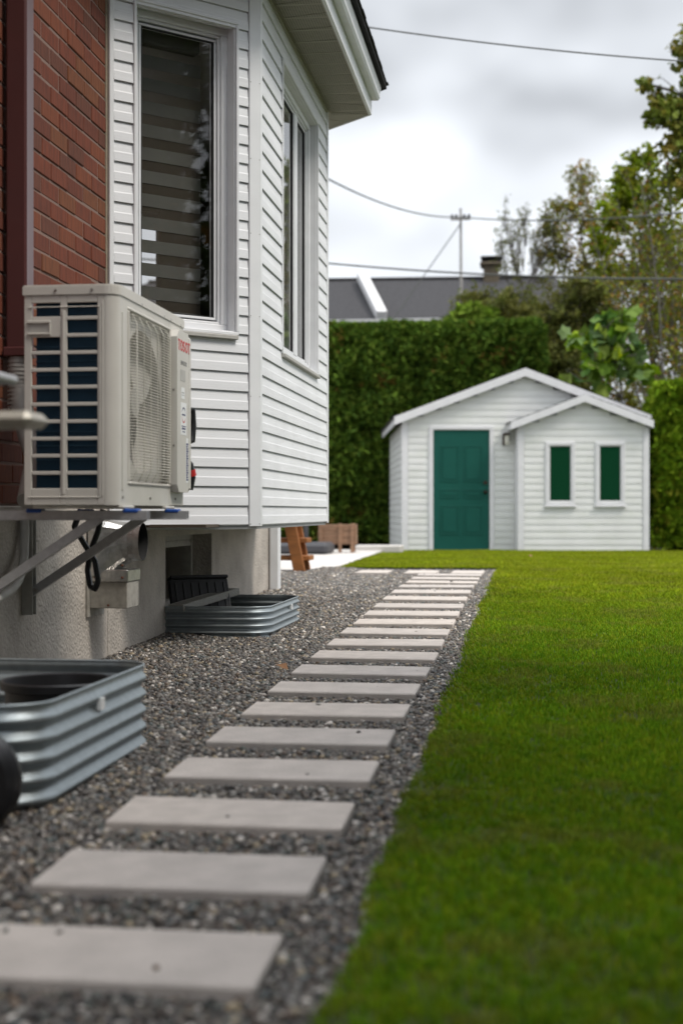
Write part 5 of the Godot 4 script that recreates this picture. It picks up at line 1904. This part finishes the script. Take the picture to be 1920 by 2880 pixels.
func pebble_mesh(k: int) -> ArrayMesh:
	var f := FastNoiseLite.new()
	f.seed = 100 + k
	f.frequency = 0.9
	var m := M.new()
	var at := func(i: int, j: int) -> Vector3:
		var la := PI * (i / 5.0 - 0.5)
		var lo := TAU * (j % 8) / 8.0
		var d := Vector3(cos(la) * cos(lo), sin(la), cos(la) * sin(lo))
		return d * (1.0 + 0.55 * f.get_noise_3dv(d * 1.6)) * Vector3(1.0, 0.62, 0.78)
	for i in 5:
		for j in 8:
			var a: Vector3 = at.call(i, j)
			var b: Vector3 = at.call(i, j + 1)
			var c: Vector3 = at.call(i + 1, j + 1)
			var d: Vector3 = at.call(i + 1, j)
			if i > 0:
				m.tri(a, b, c, a.normalized(), b.normalized(), c.normalized())
			if i < 4:
				m.tri(a, c, d, a.normalized(), c.normalized(), d.normalized())
	return m.mesh()

func build_gravel() -> void:
	var tones := [[0.092, 0.083, 0.076], [0.115, 0.103, 0.092], [0.058, 0.052, 0.049], [0.14, 0.125, 0.110], [0.17, 0.15, 0.125], [0.09, 0.10, 0.10], [0.21, 0.20, 0.185], [0.065, 0.06, 0.06], [0.15, 0.11, 0.08], [0.48, 0.44, 0.40], [0.11, 0.085, 0.07], [0.085, 0.095, 0.085], [0.27, 0.22, 0.15]]
	var odds := [0, 0, 0, 1, 1, 1, 2, 2, 2, 2, 3, 3, 4, 5, 5, 7, 7, 7, 0, 1, 2, 8, 10, 11, 11, 4, 4, 6, 6, 8, 9, 9, 12, 12, 3, 3, 6, 10]
	var sets := [[], [], [], [], []]
	var tints := [[], [], [], [], []]
	for zone in [[0.8, 5.0, 9000.0, 0.0088], [5.0, 9.0, 7600.0, 0.0093], [9.0, 14.66, 5200.0, 0.0110]]:
		var left := -2.0 if zone[0] < 9.0 else -2.5
		var count := int((zone[1] - zone[0]) * (-0.27 - left) * zone[2])
		for i in count:
			var w: float = rng.randf_range(zone[0], zone[1])
			var u := rng.randf_range(left, -0.27)
			var lift := 0.0
			# outside the picture on the left near the camera nothing is seen
			if u < -0.42 * w - 0.5 or u > lawn_left(w) + 0.04:
				continue
			if u < -1.985 and w < 10.92:
				continue
			if w > 13.5 and u < -2.15:
				continue
			if u > -1.035 and u < -0.443 and w < 13.2:
				var q := fposmod(w - 2.294, 0.539) if w < 9.301 else fposmod(w - 9.301, 0.601)
				if q > -0.001 and q < 0.281 and w > 2.29:
					# a few pebbles have been kicked onto the slabs
					if rng.randf() > 0.0011:
						continue
					lift = 0.024
			if (w > 3.51 and w < 4.61 and u < -1.26) or (w > 7.61 and w < 8.72 and u < -1.42):
				if rng.randf() < 0.6:
					continue
			var y := ground_y(w) + lift + rng.randf_range(-0.002, 0.009)
			# the gravel is heaped a little against the wall
			y += 0.02 * smoothstep(-1.6, -1.98, u)
			var s: float = zone[3] * (0.55 + 0.95 * pow(rng.randf(), 2.0))
			var b := Basis.from_euler(Vector3(rng.randf_range(-0.5, 0.5), rng.randf() * TAU, rng.randf_range(-0.5, 0.5))).scaled(Vector3(s, s, s))
			var k := rng.randi_range(0, 4)
			sets[k].append(Transform3D(b, P(u, y, w)))
			var c: Array = tones[odds[rng.randi_range(0, odds.size() - 1)]]
			var v := rng.randf_range(0.75, 1.55)
			tints[k].append(Color(c[0] * v, c[1] * v, c[2] * v))
	for k in 5:
		scatter("gravel", pebble_mesh(k), K.pebble, sets[k], tints[k], self).set_meta("label", "grey and tan pebbles of the gravel bed")

func tuft_mesh(blades: int, spread: float, h: float, wd: float, seed_: int) -> ArrayMesh:
	var r := RandomNumberGenerator.new()
	r.seed = seed_
	var m := M.new()
	for k in blades:
		var b := Vector3(r.randf_range(-spread, spread), 0, r.randf_range(-spread, spread))
		var a := r.randf() * TAU
		var lean := Vector3(cos(a), 0, sin(a)) * r.randf_range(0.1, 0.75)
		var s := Vector3(-sin(a), 0, cos(a)) * wd * 0.5
		var ht := h * r.randf_range(0.55, 1.1)
		var p1 := b + Vector3(0, ht * 0.55, 0) + lean * ht * 0.30
		var p2 := b + Vector3(0, ht * 0.92, 0) + lean * ht * 0.95
		var nn := (Vector3.UP * 0.7 + lean.cross(s).normalized() * 0.3).normalized()
		m.quad(b - s, b + s, p1 + s * 0.8, p1 - s * 0.8, -lean + Vector3(0, 0.4, 0))
		m.flat(p1 - s * 0.8, p1 + s * 0.8, p2, -lean + Vector3(0, 0.4, 0))
	return m.mesh()

func build_grass() -> void:
	var f := FastNoiseLite.new()
	f.seed = 31
	f.frequency = 0.55
	f.fractal_octaves = 3
	var greens := [[0.115, 0.235, 0.008], [0.145, 0.265, 0.009], [0.088, 0.195, 0.008], [0.18, 0.28, 0.009], [0.22, 0.265, 0.014]]
	var zones := [[1.7, 5.0, 3400.0, 0.026, 9, 0.020, 0.0030], [5.0, 10.0, 1900.0, 0.028, 9, 0.026, 0.0042], [10.0, 16.0, 900.0, 0.030, 10, 0.034, 0.0065], [16.0, 24.6, 460.0, 0.034, 10, 0.05, 0.010]]
	for z in zones.size():
		var q: Array = zones[z]
		var places := []
		var tints := []
		var right: float = 0.105 * q[1] + 0.9
		var count := int((q[1] - q[0]) * (right + 2.3) * q[2])
		for i in count:
			var w: float = rng.randf_range(q[0], q[1])
			var u := rng.randf_range(-2.3, right)
			var edge := lawn_left(w)
			if u < edge or u > 0.105 * w + 0.9:
				continue
			# under the shed
			if w > 24.0 and u > -2.05 and u < 2.0 and w > 24.14 + u * 0.15 + 0.32:
				continue
			var n := f.get_noise_2d(u, w)
			var tall := 1.0 + 0.25 * n
			var near_edge := smoothstep(0.10, 0.0, u - edge) if w < 14.6 else 0.0
			var b := Basis(Vector3.UP, rng.randf() * TAU).scaled(Vector3(1, tall * rng.randf_range(0.8, 1.2), 1))
			if near_edge > 0.3:
				b = b.rotated(Vector3(0, 0, 1), rng.randf_range(0.0, 0.7))
			places.append(Transform3D(b, P(u, ground_y(w) + 0.020, w)))
			var c := pick(greens)
			var dry := f.get_noise_2d(u * 3.0 + 50.0, w * 3.0)
			if dry > 0.25 or (near_edge > 0.4 and rng.randf() < 0.35):
				c = c.lerp(Color(0.22, 0.19, 0.05), rng.randf_range(0.1, 0.55))
			var v := 1.0 + 0.35 * n
			# brighter light on the far lawn is put into the blade colour as yellow
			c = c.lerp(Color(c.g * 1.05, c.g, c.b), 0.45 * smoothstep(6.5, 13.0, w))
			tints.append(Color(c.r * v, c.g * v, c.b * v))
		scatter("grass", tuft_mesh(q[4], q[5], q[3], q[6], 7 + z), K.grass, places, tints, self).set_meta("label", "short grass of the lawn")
